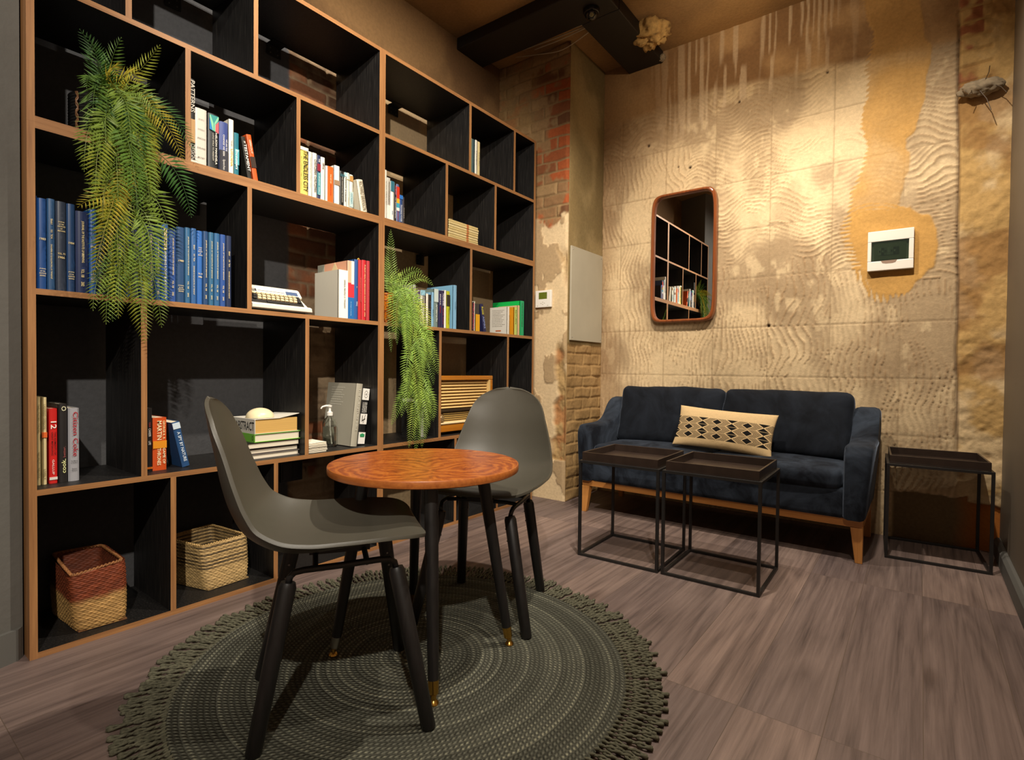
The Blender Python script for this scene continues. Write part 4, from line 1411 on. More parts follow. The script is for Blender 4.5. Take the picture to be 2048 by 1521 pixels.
for k in range(6):
    a = thing('napkin', 'folded white paper napkin in the pile by the pump bottle, ' + ['lowest', 'second from bottom', 'third from bottom', 'third from top', 'second from top', 'topmost'][k],
              'napkin', (-.012, 1.348, .5175 + k * .0078), 0, 'folded napkins')
    N = 14
    u, v = np.meshgrid(np.linspace(0, 1, N), np.linspace(0, 1, N), indexing='ij')
    ox, oy = random.uniform(-.004, .002), random.uniform(-.003, .004)
    for s in range(2):
        wob = .0022 * (fbm(u * 2.3 + k, v * 2.3 + s * 5, 2, k) - .5) * 2
        zt = .0014 + s * .0036 + wob * .5
        P = np.stack([-.115 * (1 - u) + ox, v * .094 + oy, zt], -1)
        P2 = P.copy()
        P2[..., 2] += .0022
        top = gridmesh('napkin_fold', np.concatenate([P, P2[::-1]], 0), None, M_NAP, a, closed=True)
        # end caps along v are open but hidden in the fold

# ------------------------------------------------------------------ baskets


def basket(label, bot, top, z0, z1s, style):
    """bot/top: four corners F,R,B,L (x,y). z1s: rim height at each corner"""
    cx = sum(p[0] for p in bot) / 4
    cy = sum(p[1] for p in bot) / 4
    e = thing('basket', label, 'basket', (cx, cy, z0), 0, 'woven baskets on the lowest shelf')
    NP, NZ = 420, 96
    # rounded-corner loop parameter
    def loop(c, r):
        pts = []
        for i in range(4):
            p0, p1, p2 = Vector(c[i - 1]), Vector(c[i]), Vector(c[(i + 1) % 4])
            a = p1 + (p0 - p1).normalized() * r
            b = p1 + (p2 - p1).normalized() * r
            for k in range(9):
                t_ = k / 8
                pts.append(((1 - t_) ** 2 * a + 2 * t_ * (1 - t_) * p1 + t_ ** 2 * b, i + (t_ - .5) * .3))
        P = [q[0] for q in pts]
        idx = [q[1] for q in pts]
        P.append(P[0]); idx.append(idx[0] + 4)
        d = [0]
        for i in range(1, len(P)):
            d.append(d[-1] + (P[i] - P[i - 1]).length)
        s = np.linspace(0, d[-1], NP, endpoint=False)
        x = np.interp(s, d, [q.x for q in P])
        y = np.interp(s, d, [q.y for q in P])
        ci = np.interp(s, d, idx)
        return x, y, ci, d[-1]
    bx, by, ci, per = loop(bot, .026)
    tx, ty, _, _ = loop(top, .030)
    zr = np.interp(ci % 4, [0, 1, 2, 3, 4], list(z1s) + [z1s[0]])
    tz = np.linspace(0, 1, NZ)
    s = np.arange(NP) / NP * per

    def shell(off, inner):
        f = tz[None, :]
        sag = 1 - .05 * np.sin(PI * f)
        X = (bx[:, None] * (1 - f) + tx[:, None] * f)
        Y = (by[:, None] * (1 - f) + ty[:, None] * f)
        c0x, c0y = cx, cy
        bul = 1 + .045 * np.sin(PI * np.clip(f * .9, 0, 1)) - (.03 * np.exp(-f * 18))
        X = c0x + (X - c0x) * bul
        Y = c0y + (Y - c0y) * bul
        Z = (zr[:, None] - z0) * f + 0 * X
        # outward normal approx
        dx = np.roll(X, -1, 0) - np.roll(X, 1, 0)
        dy = np.roll(Y, -1, 0) - np.roll(Y, 1, 0)
        L = np.sqrt(dx ** 2 + dy ** 2) + 1e-9
        nx, ny = dy / L, -dx / L
        sg = np.sign((nx * (X - c0x) + ny * (Y - c0y)).mean())
        nx, ny = nx * sg, ny * sg
        rowh = .0068
        row = Z / rowh
        ri = np.floor(row)
        fr = row - ri
        ph = s[:, None] / .019 + ri * .5 + fr * .12
        wv = (.35 + .65 * np.abs(np.sin(PI * ph)) ** .6) * np.sin(PI * np.clip(fr, 0, 1)) ** .7
        wv = wv * (.8 + .4 * vn(np.floor(ph) * 1.7, ri * 2.3, 5))
        h = off + (.0042 * wv if not inner else -.0030 * wv)
        X = X + nx * h
        Y = Y + ny * h
        rnd = vn(np.floor(ph) * 3.1 + .5, ri * 1.3 + .5, 8)
        straw = C3('bd9459') if style == 1 else C3('c2a26c')
        dk = C3('7a3a20') if style == 1 else C3('2c241c')
        if style == 1:
            k = sstep(.46, .60, f + .06 * (rnd - .5) + .06 * np.sin(s[:, None] * 30) * 0 - .10 * sstep(.0, .05, X * 0))
            c = mixc(straw * (.72 + .5 * rnd)[..., None], dk * (.65 + .7 * rnd)[..., None], np.clip(k + 0 * rnd, 0, 1))
        else:
            stripe = (np.floor(s[:, None] / .0135 * .5 + ri * .5 + .25) % 2) * sstep(.44, .50, f + 0 * X)
            part = sstep(.35, .5, vn(ri * .6, s[:, None] * 6, 12))
            stripe = ((ri % 2) == 0) * sstep(.45, .5, f + 0 * X)
            c = mixc(straw * (.72 + .5 * rnd)[..., None], dk, np.clip(stripe * .85 * (.55 + .45 * part), 0, 1))
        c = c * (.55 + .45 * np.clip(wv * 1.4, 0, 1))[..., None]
        return np.stack([X - cx, Y - cy, Z], -1), c
    P, c = shell(0, False)
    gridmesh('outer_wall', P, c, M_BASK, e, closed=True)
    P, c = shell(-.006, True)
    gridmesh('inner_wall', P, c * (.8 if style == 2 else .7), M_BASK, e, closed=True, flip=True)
    # rim braid
    Pt = P[:, -1, :]
    mb = MB()
    for ph0 in (0, PI):
        pts = [(Pt[i % NP][0] + .002 * math.cos(i * .55 + ph0), Pt[i % NP][1] + .002 * math.cos(i * .55 + ph0), Pt[i % NP][2] + .0025 * math.sin(i * .55 + ph0)) for i in range(0, NP + 1, 1)]
        mb.tube(pts, .0032, 6)
    mb.build('rim', plain('basket_rim_%d' % style, '8a5a30' if style == 1 else 'a98a56', .7, noise=.3, nscale=120), e, smooth=True)
    mb = MB()
    mb.prism([(p[0] - cx, p[1] - cy) for p in bot], 2, .001, .006)
    mb.build('bottom', plain('basket_bottom_%d' % style, '6b4524' if style == 1 else '8a7046', .9), e)
    return e


M_BASK = attrmat('woven_straw', .62, .25, 300, .001, .12, .4)
basket('reddish brown and straw woven basket in the lowest left cell',
       [(-.054, .543), (-.045, .676), (-.298, .672), (-.313, .530)], [(-.022, .512), (-.045, .672), (-.305, .680), (-.335, .533)],
       .0185, (.220, .228, .226, .222), 1)
basket('straw and black striped woven basket in the second lowest cell',
       [(-.074, .956), (-.084, 1.120), (-.300, 1.090), (-.280, .900)], [(-.088, .938), (-.102, 1.125), (-.340, 1.085), (-.320, .886)],
       .0185, (.193, .196, .205, .196), 2)

# ------------------------------------------------------------------ ferns


def frond(pts, nrm, w, col, stalk=.0011):
    """one frond: a stalk with two ranks of leaflets"""
    pts = [Vector(p) for p in pts]
    L = sum((pts[i + 1] - pts[i]).length for i in range(len(pts) - 1))
    n = max(10, int(L / .0112))
    # resample
    d = [0]
    for i in range(1, len(pts)):
        d.append(d[-1] + (pts[i] - pts[i - 1]).length)
    vs, fs, cs = [], [], []
    ts = np.linspace(0, 1, n)
    X = [np.interp(ts * L, d, [p[k] for p in pts]) for k in range(3)]
    Q = [Vector((X[0][i], X[1][i], X[2][i])) for i in range(n)]
    for i in range(n):
        T = (Q[min(i + 1, n - 1)] - Q[max(i - 1, 0)]).normalized()
        N = (nrm - T * nrm.dot(T))
        if N.length < .05:
            N = Vector((0, 0, 1)) - T * T.z
        N.normalize()
        Sd = T.cross(N)
        t = ts[i]
        wl = w * min(1, .35 + t * 4) * (1 - t ** 2.2) ** .75 + .002
        c = Vector(col) * random.uniform(.75, 1.2)
        for sg in (-1, 1):
            dirv = (Sd * sg * .95 + T * (.28 + .5 * t) + N * random.uniform(-.28, .12)).normalized()
            wid = max(.0018, wl * .088)
            b = Q[i]
            m_ = b + dirv * wl * .45
            tip = b + dirv * wl + T * wl * .10 - N * wl * .10
            k = len(vs)
            vs += [b, m_ + T * wid - N * wid * .5, tip, m_ - T * wid - N * wid * .5, m_ + N * wid * .1]
            fs += [(k, k + 1, k + 4), (k + 1, k + 2, k + 4), (k + 2, k + 3, k + 4), (k + 3, k, k + 4)]
            cs += [c] * 5
    # stalk
    k0 = len(vs)
    for i in range(n):
        T = (Q[min(i + 1, n - 1)] - Q[max(i - 1, 0)]).normalized()
        a = T.cross(Vector((.3, .2, .9))).normalized()
        b2 = T.cross(a)
        r = stalk * (1.2 - .8 * ts[i])
        for j in range(3):
            an = 2 * PI * j / 3
            vs.append(Q[i] + (a * math.cos(an) + b2 * math.sin(an)) * r)
            cs.append(Vector(col) * .7)
    for i in range(n - 1):
        for j in range(3):
            fs.append((k0 + i * 3 + j, k0 + i * 3 + (j + 1) % 3, k0 + (i + 1) * 3 + (j + 1) % 3, k0 + (i + 1) * 3 + j))
    return vs, fs, cs


def frond_obj(parent, pts, nrm, w, col):
    vs, fs, cs = frond(pts, nrm, w, col)
    me = bpy.data.meshes.new('frond')
    me.from_pydata([tuple(v) for v in vs], [], fs)
    at = me.color_attributes.new('Col', 'FLOAT_COLOR', 'POINT')
    a = np.ones((len(vs), 4), np.float32)
    a[:, :3] = np.array([tuple(c) for c in cs])
    at.data.foreach_set('color', a.reshape(-1))
    me.materials.append(M_FERN)
    return link('frond', me, parent)


def bez(a, b, c, n=16):
    a, b, c = Vector(a), Vector(b), Vector(c)
    return [(1 - t) ** 2 * a + 2 * t * (1 - t) * b + t * t * c for t in [i / (n - 1) for i in range(n)]]


GREENS = [S('66893a'), S('7f993c'), S('49743a'), S('9ba33c'), S('b3a436'), S('869e42')]
PAL2 = [S('7fa04a'), S('a0bf58'), S('6d9046'), S('aec458'), S('bac454'), S('94b854')]


def fern(name, label, root, vine, ups, n_hang, w, ylim, extra=(), GREENS=GREENS, xmin=.02):
    t = thing(name, label, 'plant', root, 0, 'trailing artificial ferns')
    R = Vector(root)
    for (tip, mid, c) in ups:
        frond_obj(t, [p - R for p in bez(vine[0], mid, tip)], Vector((1, -.7, .3)), w, GREENS[c][:3])
    for (a, mid, tip, c) in extra:
        frond_obj(t, [p - R for p in bez(a, mid, tip)], Vector((1, -.6, .3)), w, GREENS[c][:3])
    vp = bez(*vine, n=24)
    rnd = random.Random(len(label))
    for k in range(n_hang):
        f = (k + .5) / n_hang
        a = vp[min(23, int(f * 23))] + Vector((rnd.uniform(-.01, .02), rnd.uniform(-.02, .02), rnd.uniform(-.02, .02)))
        az = rnd.uniform(-1.35, 1.35)
        out = rnd.uniform(.05, .11)
        ln = rnd.uniform(.17, .30) * (1 - .15 * f)
        dirv = Vector((math.cos(az) * .7, math.sin(az), 0))
        mid = a + dirv * out * 1.2 + Vector((0, 0, rnd.uniform(.02, .07) * (1 - f)))
        tip = a + dirv * out * 1.25 + Vector((rnd.uniform(.0, .02), 0, -ln))
        tip.y = min(max(tip.y, ylim[0]), ylim[1])
        mid.y = min(max(mid.y, ylim[0]), ylim[1])
        tip.x = max(tip.x, xmin + .01)
        mid.x = max(mid.x, xmin + .01)
        a.x = max(a.x, xmin * .5) if a.z < root[2] + .02 else a.x
        nr = Vector((1, rnd.uniform(-1.1, .2), rnd.uniform(.0, .5)))
        cc = rnd.choice([0, 1, 1, 2, 3, 5, 5, 4] if f < .5 else [0, 1, 5, 3, 5, 1])
        frond_obj(t, [p - R for p in bez(a, mid, tip)], nr, w * rnd.uniform(.85, 1.1), GREENS[cc][:3])
    mb = MB()
    mb.tube([p - R for p in vp], .003, 6)
    mb.build('stem', M_STALK, t)
    return t


# large fern
PX, PY = -.155, .635
t = fern('hanging_fern', 'large artificial fern trailing from the upper left cell over the blue volumes', (PX, PY, 1.6455),
         [(PX + .05, PY, 1.80), (.07, .60, 1.92), (.05, .655, 1.16)],
         [((.02, .535, 1.945), (-.02, .60, 1.90), 2), ((-.03, .565, 1.965), (-.08, .62, 1.92), 2), ((.03, .640, 1.968), (-.02, .62, 1.91), 0),
          ((.03, .752, 1.998), (-.02, .70, 1.88), 3), ((.0, .58, 1.93), (-.05, .60, 1.88), 0), ((.10, .53, 1.74), (.04, .55, 1.86), 0),
          ((.12, .60, 1.80), (.06, .60, 1.90), 4), ((.12, .66, 1.80), (.06, .66, 1.91), 4), ((.10, .80, 1.60), (.06, .73, 1.86), 4),
          ((.08, .84, 1.66), (.03, .78, 1.86), 2), ((.11, .72, 1.72), (.05, .70, 1.88), 1)],
         42, .053, (.53, .79),
         extra=[((.05, .66, 1.46), (.11, .56, 1.44), (.10, .508, 1.375), 4), ((.05, .74, 1.62), (.09, .80, 1.58), (.09, .828, 1.42), 2),
                ((.06, .66, 1.55), (.13, .60, 1.50), (.10, .545, 1.18), 4), ((.05, .70, 1.50), (.12, .73, 1.44), (.10, .76, 1.33), 1),
                ((.05, .65, 1.25), (.10, .66, 1.20), (.09, .685, .975), 3), ((.05, .65, 1.28), (.09, .60, 1.2), (.08, .60, 1.04), 0),
                ((.05, .68, 1.30), (.09, .72, 1.22), (.09, .735, 1.03), 1), ((.05, .64, 1.40), (.10, .57, 1.35), (.09, .555, 1.15), 0)])
M_POTW = plain('black_wicker', '12100e', .6)
prof = [(.0, 0), (.078, 0), (.086, .01)]
for k in range(15):
    z_ = .012 + k * .0098
    prof += [(.088, z_), (.084, z_ + .0049)]
prof += [(.088, .160), (.080, .162), (.078, .15), (.0, .15)]
mb = MB()
mb.lathe(prof, n=40)
mb.build('pot', M_POTW, t)
mb = MB()
for s_ in (-1, 1):
    mb.tube([(.052 + .003 * math.sin(i * .9 + s_), -.078 + .003 * math.cos(i * .9 + s_) * s_, .004 + i * .0052) for i in range(30)], .0022, 5)
mb.build('braided_cord', cm('6b4a2e'), t)
# small fern
PX2, PY2 = -.085, 1.838
t = fern('hanging_fern', 'bright green artificial fern in an orange pot trailing in front of the radio shelf', (PX2, PY2, 1.1295),
         [(PX2 + .04, PY2 + .005, 1.27), (.09, 1.87, 1.40), (.05, 1.925, .74)],
         [((.02, 1.775, 1.585), (-.01, 1.80, 1.46), 5), ((.0, 1.765, 1.46), (-.03, 1.79, 1.40), 1), ((.06, 2.03, 1.34), (.05, 1.93, 1.44), 1),
          ((.06, 1.95, 1.40), (.0, 1.90, 1.45), 5), ((.04, 1.78, 1.30), (.03, 1.79, 1.39), 5), ((.05, 1.82, 1.36), (.02, 1.81, 1.43), 3),
          ((.09, 1.90, 1.24), (.06, 1.87, 1.38), 5), ((.08, 1.79, 1.22), (.06, 1.80, 1.34), 1)],
         40, .043, (1.775, 2.01), GREENS=PAL2,
         extra=[((.05, 1.95, 1.05), (.09, 2.02, 1.02), (.08, 2.055, .87), 1), ((.05, 1.93, .86), (.09, 1.99, .80), (.07, 2.03, .62), 5),
                ((.05, 1.92, .84), (.09, 1.80, .80), (.07, 1.745, .62), 5), ((.05, 1.92, .78), (.08, 1.90, .7), (.07, 1.86, .50), 3),
                ((.05, 1.93, .76), (.08, 1.95, .68), (.07, 1.95, .49), 1), ((.05, 1.91, .90), (.09, 1.84, .88), (.08, 1.80, .66), 1),
                ((.05, 1.92, .80), (.08, 1.93, .70), (.06, 1.915, .47), 5), ((.05, 1.93, .80), (.08, 1.97, .72), (.06, 1.985, .53), 1)])
M_POTO, nt, bb = newmat('orange_patterned_pot')
tc = nd(nt, 'ShaderNodeTexCoord')
vo = nd(nt, 'ShaderNodeTexNoise', {'Vector': tc.outputs['Object'], 'Scale': 38.0, 'Detail': 1.0, 'Distortion': 1.5})
nt.links.new(ramp(nt, vo.outputs['Fac'], [(.44, S('b5560c')), (.5, S('e08a18')), (.56, S('8a3a08'))]), bb.inputs['Base Color'])
bb.inputs['Roughness'].default_value = .3
bp = nd(nt, 'ShaderNodeBump', {'Height': vo.outputs['Fac'], 'Strength': .6, 'Distance': .004})
nt.links.new(bp.outputs[0], bb.inputs['Normal'])
mb = MB()
mb.lathe([(0, 0), (.058, 0), (.064, .01), (.072, .15), (.069, .152), (.064, .14), (0, .138)], n=36)
mb.build('pot', M_POTO, t, smooth='auto')

# ------------------------------------------------------------------ wall fittings
# double socket on the wall behind the shelving
t = thing('wall_socket', 'black double wall socket seen through the lowest shelving row', 'socket', (-.394, 1.43, .325))
mb = MB()
mb.box(0, .012, 0, .118, 0, .105)
mb.build('plate', cm('141416', .35), t, bevel=.003)
for yy in (.010, .064):
    mb = MB()
    mb.box(.012, .0145, yy, yy + .044, .012, .093)
    mb.build('outlet', cm('0d0d0f', .3), t, bevel=.002)
# thermostat
t = thing('thermostat', 'white wall thermostat with green display on the pier beside the shelving', 'thermostat', (-.037, 3.142, 1.335))
mb = MB()
mb.box(0, .130, -.022, 0, 0, .118)
mb.build('housing', M_WHITE, t, bevel=.004)
mb = MB()
mb.box(.030, .098, -.0226, -.021, .058, .104)
mb.build('display', plain('lcd_green', '5d6a24', .2), t)
mb = MB()
for (a, b_) in ((.064, .036), (.064, .022), (.050, .029), (.078, .029), (.020, .012), (.105, .012)):
    mb.box(a - .004, a + .004, -.0228, -.0215, b_ - .0025, b_ + .0025)
mb.build('button', cm('b8b2a4'), t)
# grey board on the pier's return
t = thing('cover_board', 'grey blank board screwed to the pier return beside the sofa', 'board', (.216, 3.165, 1.106))
mb = MB()
mb.box(0, .012, 0, .445, 0, .642)
mb.build('panel', plain('grey_board', 'aaa28e', .7, noise=.06, nscale=4), t, bevel=.0015)
for a, b_ in ((.02, .02), (.425, .02), (.02, .62), (.425, .62)):
    mb = MB()
    mb.lathe([(.004, 0), (.003, .0015)], n=8, M=Matrix.Translation((.012, a, b_)) @ Matrix.Rotation(PI / 2, 4, 'Y'))
    mb.build('screw', M_SCREW, t)
# distribution board
t = thing('distribution_board', 'white electrical distribution board with tinted window on the back wall', 'fuse box', (1.880, 3.634, 1.470))
mb = MB()
DW, DH = .208, .218
fr = .022
mb.box(0, DW, -.030, 0, .160, DH)
mb.box(0, DW, -.030, 0, 0, .052)
mb.box(0, .018, -.030, 0, .052, .160)
mb.box(DW - .022, DW, -.030, 0, .052, .160)
mb.box(.005, DW - .005, -.008, 0, .04, .17)
mb.build('housing', plain('white_abs', 'e6dfd4', .3), t, bevel=.003)
mb = MB()
mb.box(.030, DW - .034, -.020, -.008, .062, .150)
mb.build('backplate', cm('9c9a80'), t)
for k in range(7):
    mb = MB()
    cc = ['b8b6a2', '3c3f36', '8e8e7c', 'b3b29e', '9c9c8a', '2c2e28', '3a3c34'][k]
    mb.box(.050 + k * .0135, .0622 + k * .0135, -.0235, -.018, .085, .125)
    s_ = mb.build('breaker', cm(cc), t)
    mb = MB()
    mb.box(.053 + k * .0135, .0595 + k * .0135, -.026, -.0235, .100, .110)
    mb.build('switch_lever', cm('2a2c26' if k % 2 == 0 else 'c8c6b6'), s_)
mb = MB()
mb.box(.0185, DW - .0225, -.029, -.0270, .0525, .1595)
M_TINT, nt, bb = newmat('smoked_window')
bb.inputs['Base Color'].default_value = S('3c463f')
bb.inputs['Roughness'].default_value = .12
tr = nd(nt, 'ShaderNodeBsdfTransparent', {'Color': (.55, .62, .55, 1)})
ms = nd(nt, 'ShaderNodeMixShader', {0: .72, 1: bb.outputs[0], 2: tr.outputs[0]})
nt.links.new(ms.outputs[0], nt.nodes['Material Output'].inputs[0])
mb.build('window', M_TINT, t)
mb = MB()
mb.prism([(.062, .0525), (.136, .0525), (.128, .040), (.116, .036), (.084, .036), (.070, .040)], 1, -.0308, -.0302)
mb.build('finger_recess', cm('8f7562'), t)

# mirror
t = thing('mirror', 'wall mirror in a rounded teak frame above the sofa', 'mirror', (.832, 3.632, 1.676))


def superloop(a, b, p, n=96):
    o_ = []
    for k in range(n):
        th = 2 * PI * k / n
        c, s = math.cos(th), math.sin(th)
        o_.append((a * abs(c) ** (2 / p) * (1 if c >= 0 else -1), b * abs(s) ** (2 / p) * (1 if s >= 0 else -1)))
    return o_


def ring_profile(name, a, b, p, sec, mat, parent):
    """sec: list of (inset, y) closed section swept round a rounded rectangle"""
    n = 128
    vs, fs = [], []
    m_ = len(sec)
    for (ins, yy) in sec:
        for (x_, z_) in superloop(a - ins, b - ins, p, n):
            vs.append((x_, yy, z_))
    for i in range(m_):
        for j in range(n):
            fs.append((i * n + j, i * n + (j + 1) % n, ((i + 1) % m_) * n + (j + 1) % n, ((i + 1) % m_) * n + j))
    mb = MB()
    mb.add(vs, fs)
    return mb.build(name, mat, parent, smooth='auto')


ring_profile('frame', .2235, .442, 9, [(0, 0), (0, -.030), (.003, -.040), (.008, -.044), (.016, -.043), (.021, -.036), (.022, -.020), (.022, 0)], M_TEAK, t)
mb = MB()
lp = superloop(.2015, .420, 9, 96)
mb.add([(x_, -.018, z_) for x_, z_ in lp], [tuple(range(96))])
mb.add([(x_, -.012, z_) for x_, z_ in lp], [tuple(range(96))])
mb.build('glass', M_MIRROR, t)

# rubble lump with wires on the right strip
def lump(name, c, r, sq, seed, mat, parent=None, amp=.35, fq=3.0):
    n, m_ = 48, 32
    th, ph = np.meshgrid(np.linspace(0, 2 * PI, n, endpoint=False), np.linspace(.02, PI - .02, m_), indexing='ij')
    X, Y, Z = np.cos(th) * np.sin(ph), np.sin(th) * np.sin(ph), np.cos(ph)
    d_ = 1 + amp * (fbm((X + 2) * fq + Z, (Y + 3) * fq + Z * .7, 4, seed) - .5) * 2
    P = np.stack([X * d_ * r * sq[0], Y * d_ * r * sq[1], Z * d_ * r * sq[2]], -1)
    o = gridmesh(name, P, None, mat, parent, closed=True)
    o.location = c
    return o


M_RUB = plain('grey_rubble', '8c7c64', .95, noise=.3, nscale=30, bump=1.0, bscale=40)
t = thing('rubble_lump', 'lump of broken masonry with wire ends sticking out of the right strip', 'rubble', (2.335, 3.60, 2.345))
lump('stone', (0, 0, 0), .055, (1.5, .8, .62), 3, M_RUB, t, .4)
for k, (a, b_) in enumerate((((.02, -.03, .02), (.035, -.06, .075)), ((.05, -.02, .0), (.10, -.05, -.07)), ((.0, -.03, -.02), (.045, -.05, -.14)), ((-.03, -.03, -.01), (-.045, -.06, -.05)))):
    mb = MB()
    mb.tube([a, tuple((np.array(a) + np.array(b_)) / 2 + np.array((.006, 0, .004))), b_], .0018, 6)
    mb.build('wire_end', cm('4a3a28'), t)
o = lump('foam_lump', (.70, 3.33, 3.085), .10, (1.15, 1.0, .75), 11, plain('sprayed_foam', 'b08d55', .9, noise=.3, nscale=40, bump=1.0, bscale=25), None, .55, 5.0)
tag(o, 'lumpy tan foam bulging from the ceiling beside the beam', 'foam')
o = lump('plaster_crumb', (.668, 3.60, 3.06), .022, (1, .8, 1), 14, M_RUB, None, .5, 5.0)
tag(o, 'small pale plaster crumb beside the beam end at the wall', 'rubble')

# security camera under the beam corner
t = thing('dome_camera', 'black dome security camera under the beam corner', 'camera', (.525, 2.86, 3.045))
mb = MB()
mb.lathe([(.050, 0), (.050, -.010), (.046, -.022), (.040, -.024), (.040, 0)], n=32)
mb.build('housing', cm('0e0d0d', .3), t, smooth='auto')
mb = MB()
mb.lathe([(.040 * math.cos(a), -.022 - .040 * math.sin(a)) for a in np.linspace(0, PI / 2 - .01, 10)], n=32)
mb.build('dome', plain('smoked_dome', '1c1b1a', .08), t, smooth=True)
mb = MB()
mb.lathe([(.012, 0), (.012, .006), (.008, .0075)], n=18, M=Matrix.Translation((.018, -.026, -.046)) @ Matrix.Rotation(2.2, 4, 'X'))
mb.build('lens', cm('8f8a66', .2), t)
# loose cables
for k, (pts, lb) in enumerate((
        ([(-.19, 3.06, 3.10), (0, 3.05, 3.05), (.21, 3.04, 3.005), (.41, 3.03, 3.04)], 'thin white cable sagging lowest below the beams'),
        ([(-.02, 3.05, 3.09), (.2, 3.03, 3.07), (.41, 3.0, 3.055)], 'white cable running straight between the two beams'),
        ([(-.03, 3.0, 3.10), (.18, 2.985, 3.085), (.41, 2.97, 3.06)], 'white cable tight against the nearer beam'),
        ([(-.10, 3.02, 3.10), (.15, 3.01, 3.08), (.41, 3.0, 3.066)], 'thin white cable between the straight and the tight ones'))):
    mb = MB()
    q = [Vector(p) for p in pts]
    sm = []
    for i in range(len(q) - 1):
        p0, p1, p2, p3 = q[max(i - 1, 0)], q[i], q[i + 1], q[min(i + 2, len(q) - 1)]
        for j in range(6):
            u = j / 6
            sm.append(.5 * ((2 * p1) + (p2 - p0) * u + (2 * p0 - 5 * p1 + 4 * p2 - p3) * u * u + (3 * p1 - p0 - 3 * p2 + p3) * u ** 3))
    sm.append(q[-1])
    mb.tube(sm, .0035 if k else .0026, 8)
    tag(mb.build('cable', cm('b7aa92'), smooth=True), lb, 'cable', 'white cables under the beams')

# ------------------------------------------------------------------ sofa


def soft(name, sx, sy, sz, r, bulge, mat, parent, loc, rot=(0, 0, 0), fn=None, n=18, wr=0, seed=1):
    import bmesh
    bm = bmesh.new()
    bmesh.ops.create_cube(bm, size=2)
    bmesh.ops.subdivide_edges(bm, edges=bm.edges[:], cuts=n, use_grid_fill=True)
    hx, hy, hz = sx / 2, sy / 2, sz / 2
    for v in bm.verts:
        p = v.co
        a, b_, c = p.x, p.y, p.z
        # push subdivision towards the rims
        q = Vector((math.sin(a * PI / 2) * hx, math.sin(b_ * PI / 2) * hy, math.sin(c * PI / 2) * hz))
        cc = Vector((max(-hx + r, min(hx - r, q.x)), max(-hy + r, min(hy - r, q.y)), max(-hz + r, min(hz - r, q.z))))
        d_ = q - cc
        if d_.length > 1e-7:
            k = max(abs(d_.x), abs(d_.y), abs(d_.z))
            q = cc + d_.normalized() * k
        u, v_, w_ = q.x / hx, q.y / hy, q.z / hz
        bu = Vector((u ** 3 * (1 - v_ ** 2) * (1 - w_ ** 2), v_ ** 3 * (1 - u ** 2) * (1 - w_ ** 2), w_ ** 3 * (1 - u ** 2) * (1 - v_ ** 2)))
        q = q + Vector((bu.x * bulge[0], bu.y * bulge[1], bu.z * bulge[2]))
        if wr:
            nz = float(fbm(np.array(q.x * 9 + 5 + q.z * 3), np.array(q.z * 9 + q.y * 7 + 5), 3, seed)) - .5
            q = q + q.normalized() * nz * wr
        if fn:
            q = fn(q)
        v.co = q
    me = bpy.data.meshes.new(name)
    bm.to_mesh(me)
    bm.free()
    me.materials.append(mat)
    o = link(name, me, parent, True)
    o.location = loc
    o.rotation_euler = rot
    return o


SX0, SX1 = .385, 1.965
t = thing('sofa', 'navy velvet two-seat sofa on an oak base against the back wall', 'sofa', ((SX0 + SX1) / 2, 3.3, 0))
oxx = -(SX0 + SX1) / 2
HW = (SX1 - SX0) / 2
# arms: side profile (y,z) swept, rounded
AR = [(-.315, .205), (-.325, .26), (-.322, .48), (-.300, .535), (-.26, .556), (-.12, .560), (-.02, .575), (.06, .62), (.12, .685), (.17, .715), (.23, .715), (.27, .69), (.285, .6), (.285, .205)]
for sgn in (-1, 1):
    # build as loft across x with rounded edges
    xs = [0, .008, .028, .06, .092, .110, .118]
    ins = [.022, .008, .0, .0, .0, .008, .022]
    vs, fs = [], []
    # densify profile
    prof = []
    for i in range(len(AR)):
        p0, p1, p2, p3 = [Vector(AR[(i + k) % len(AR)]) for k in (-1, 0, 1, 2)]
        seg_straight = i in (len(AR) - 1, len(AR) - 2)
        for j in range(5):
            u = j / 5
            if seg_straight:
                prof.append(p1.lerp(p2, u))
            else:
                prof.append(.5 * ((2 * p1) + (p2 - p0) * u * (.0 if i == 0 else 1) + (2 * p0 - 5 * p1 + 4 * p2 - p3) * u * u * (0 if i == 0 else 1) + (3 * p1 - p0 - 3 * p2 + p3) * u ** 3 * (0 if i == 0 else 1)) if i else p1.lerp(p2, u))
    cen = Vector((-.02, .42))
    m_ = len(prof)
    for x_, k in zip(xs, ins):
        for p in prof:
            d_ = (cen - p)
            q = p + d_.normalized() * k
            taper = -.028 * (1 - min(1, max(0, (q.y - .2) / .35)))   # outer face narrows to the base
            xx = x_ if sgn > 0 else -x_
            base = (HW - .118) if sgn > 0 else -(HW - .118)
            tp = taper * (x_ / .118)
            vs.append((base + xx + (tp if sgn > 0 else -tp), q.x, q.y))
    for i in range(len(xs) - 1):
        for j in range(m_):
            fs.append((i * m_ + j, i * m_ + (j + 1) % m_, (i + 1) * m_ + (j + 1) % m_, (i + 1) * m_ + j))
    fs.append(tuple(range(m_)))
    fs.append(tuple((len(xs) - 1) * m_ + j for j in range(m_)))
    mb = MB()
    mb.add(vs, fs)
    mb.build('arm', M_VELVET, t, smooth='auto')
soft('seat_base', 2 * HW - .20, .58, .150, .02, (0, .0, 0), M_VELVET, t, (0, -.01, .278), n=10)
soft('back_panel', 2 * HW - .10, .10, .50, .03, (0, 0, 0), M_VELVET, t, (0, .235, .455), n=10)
cw = (2 * HW - .236) / 2
for k in (-1, 1):
    soft('seat_cushion', cw - .004, .53, .105, .035, (0, .012, .014), M_VELVET, t, (k * cw / 2, -.045, .386), n=16, wr=.012, seed=k + 5)
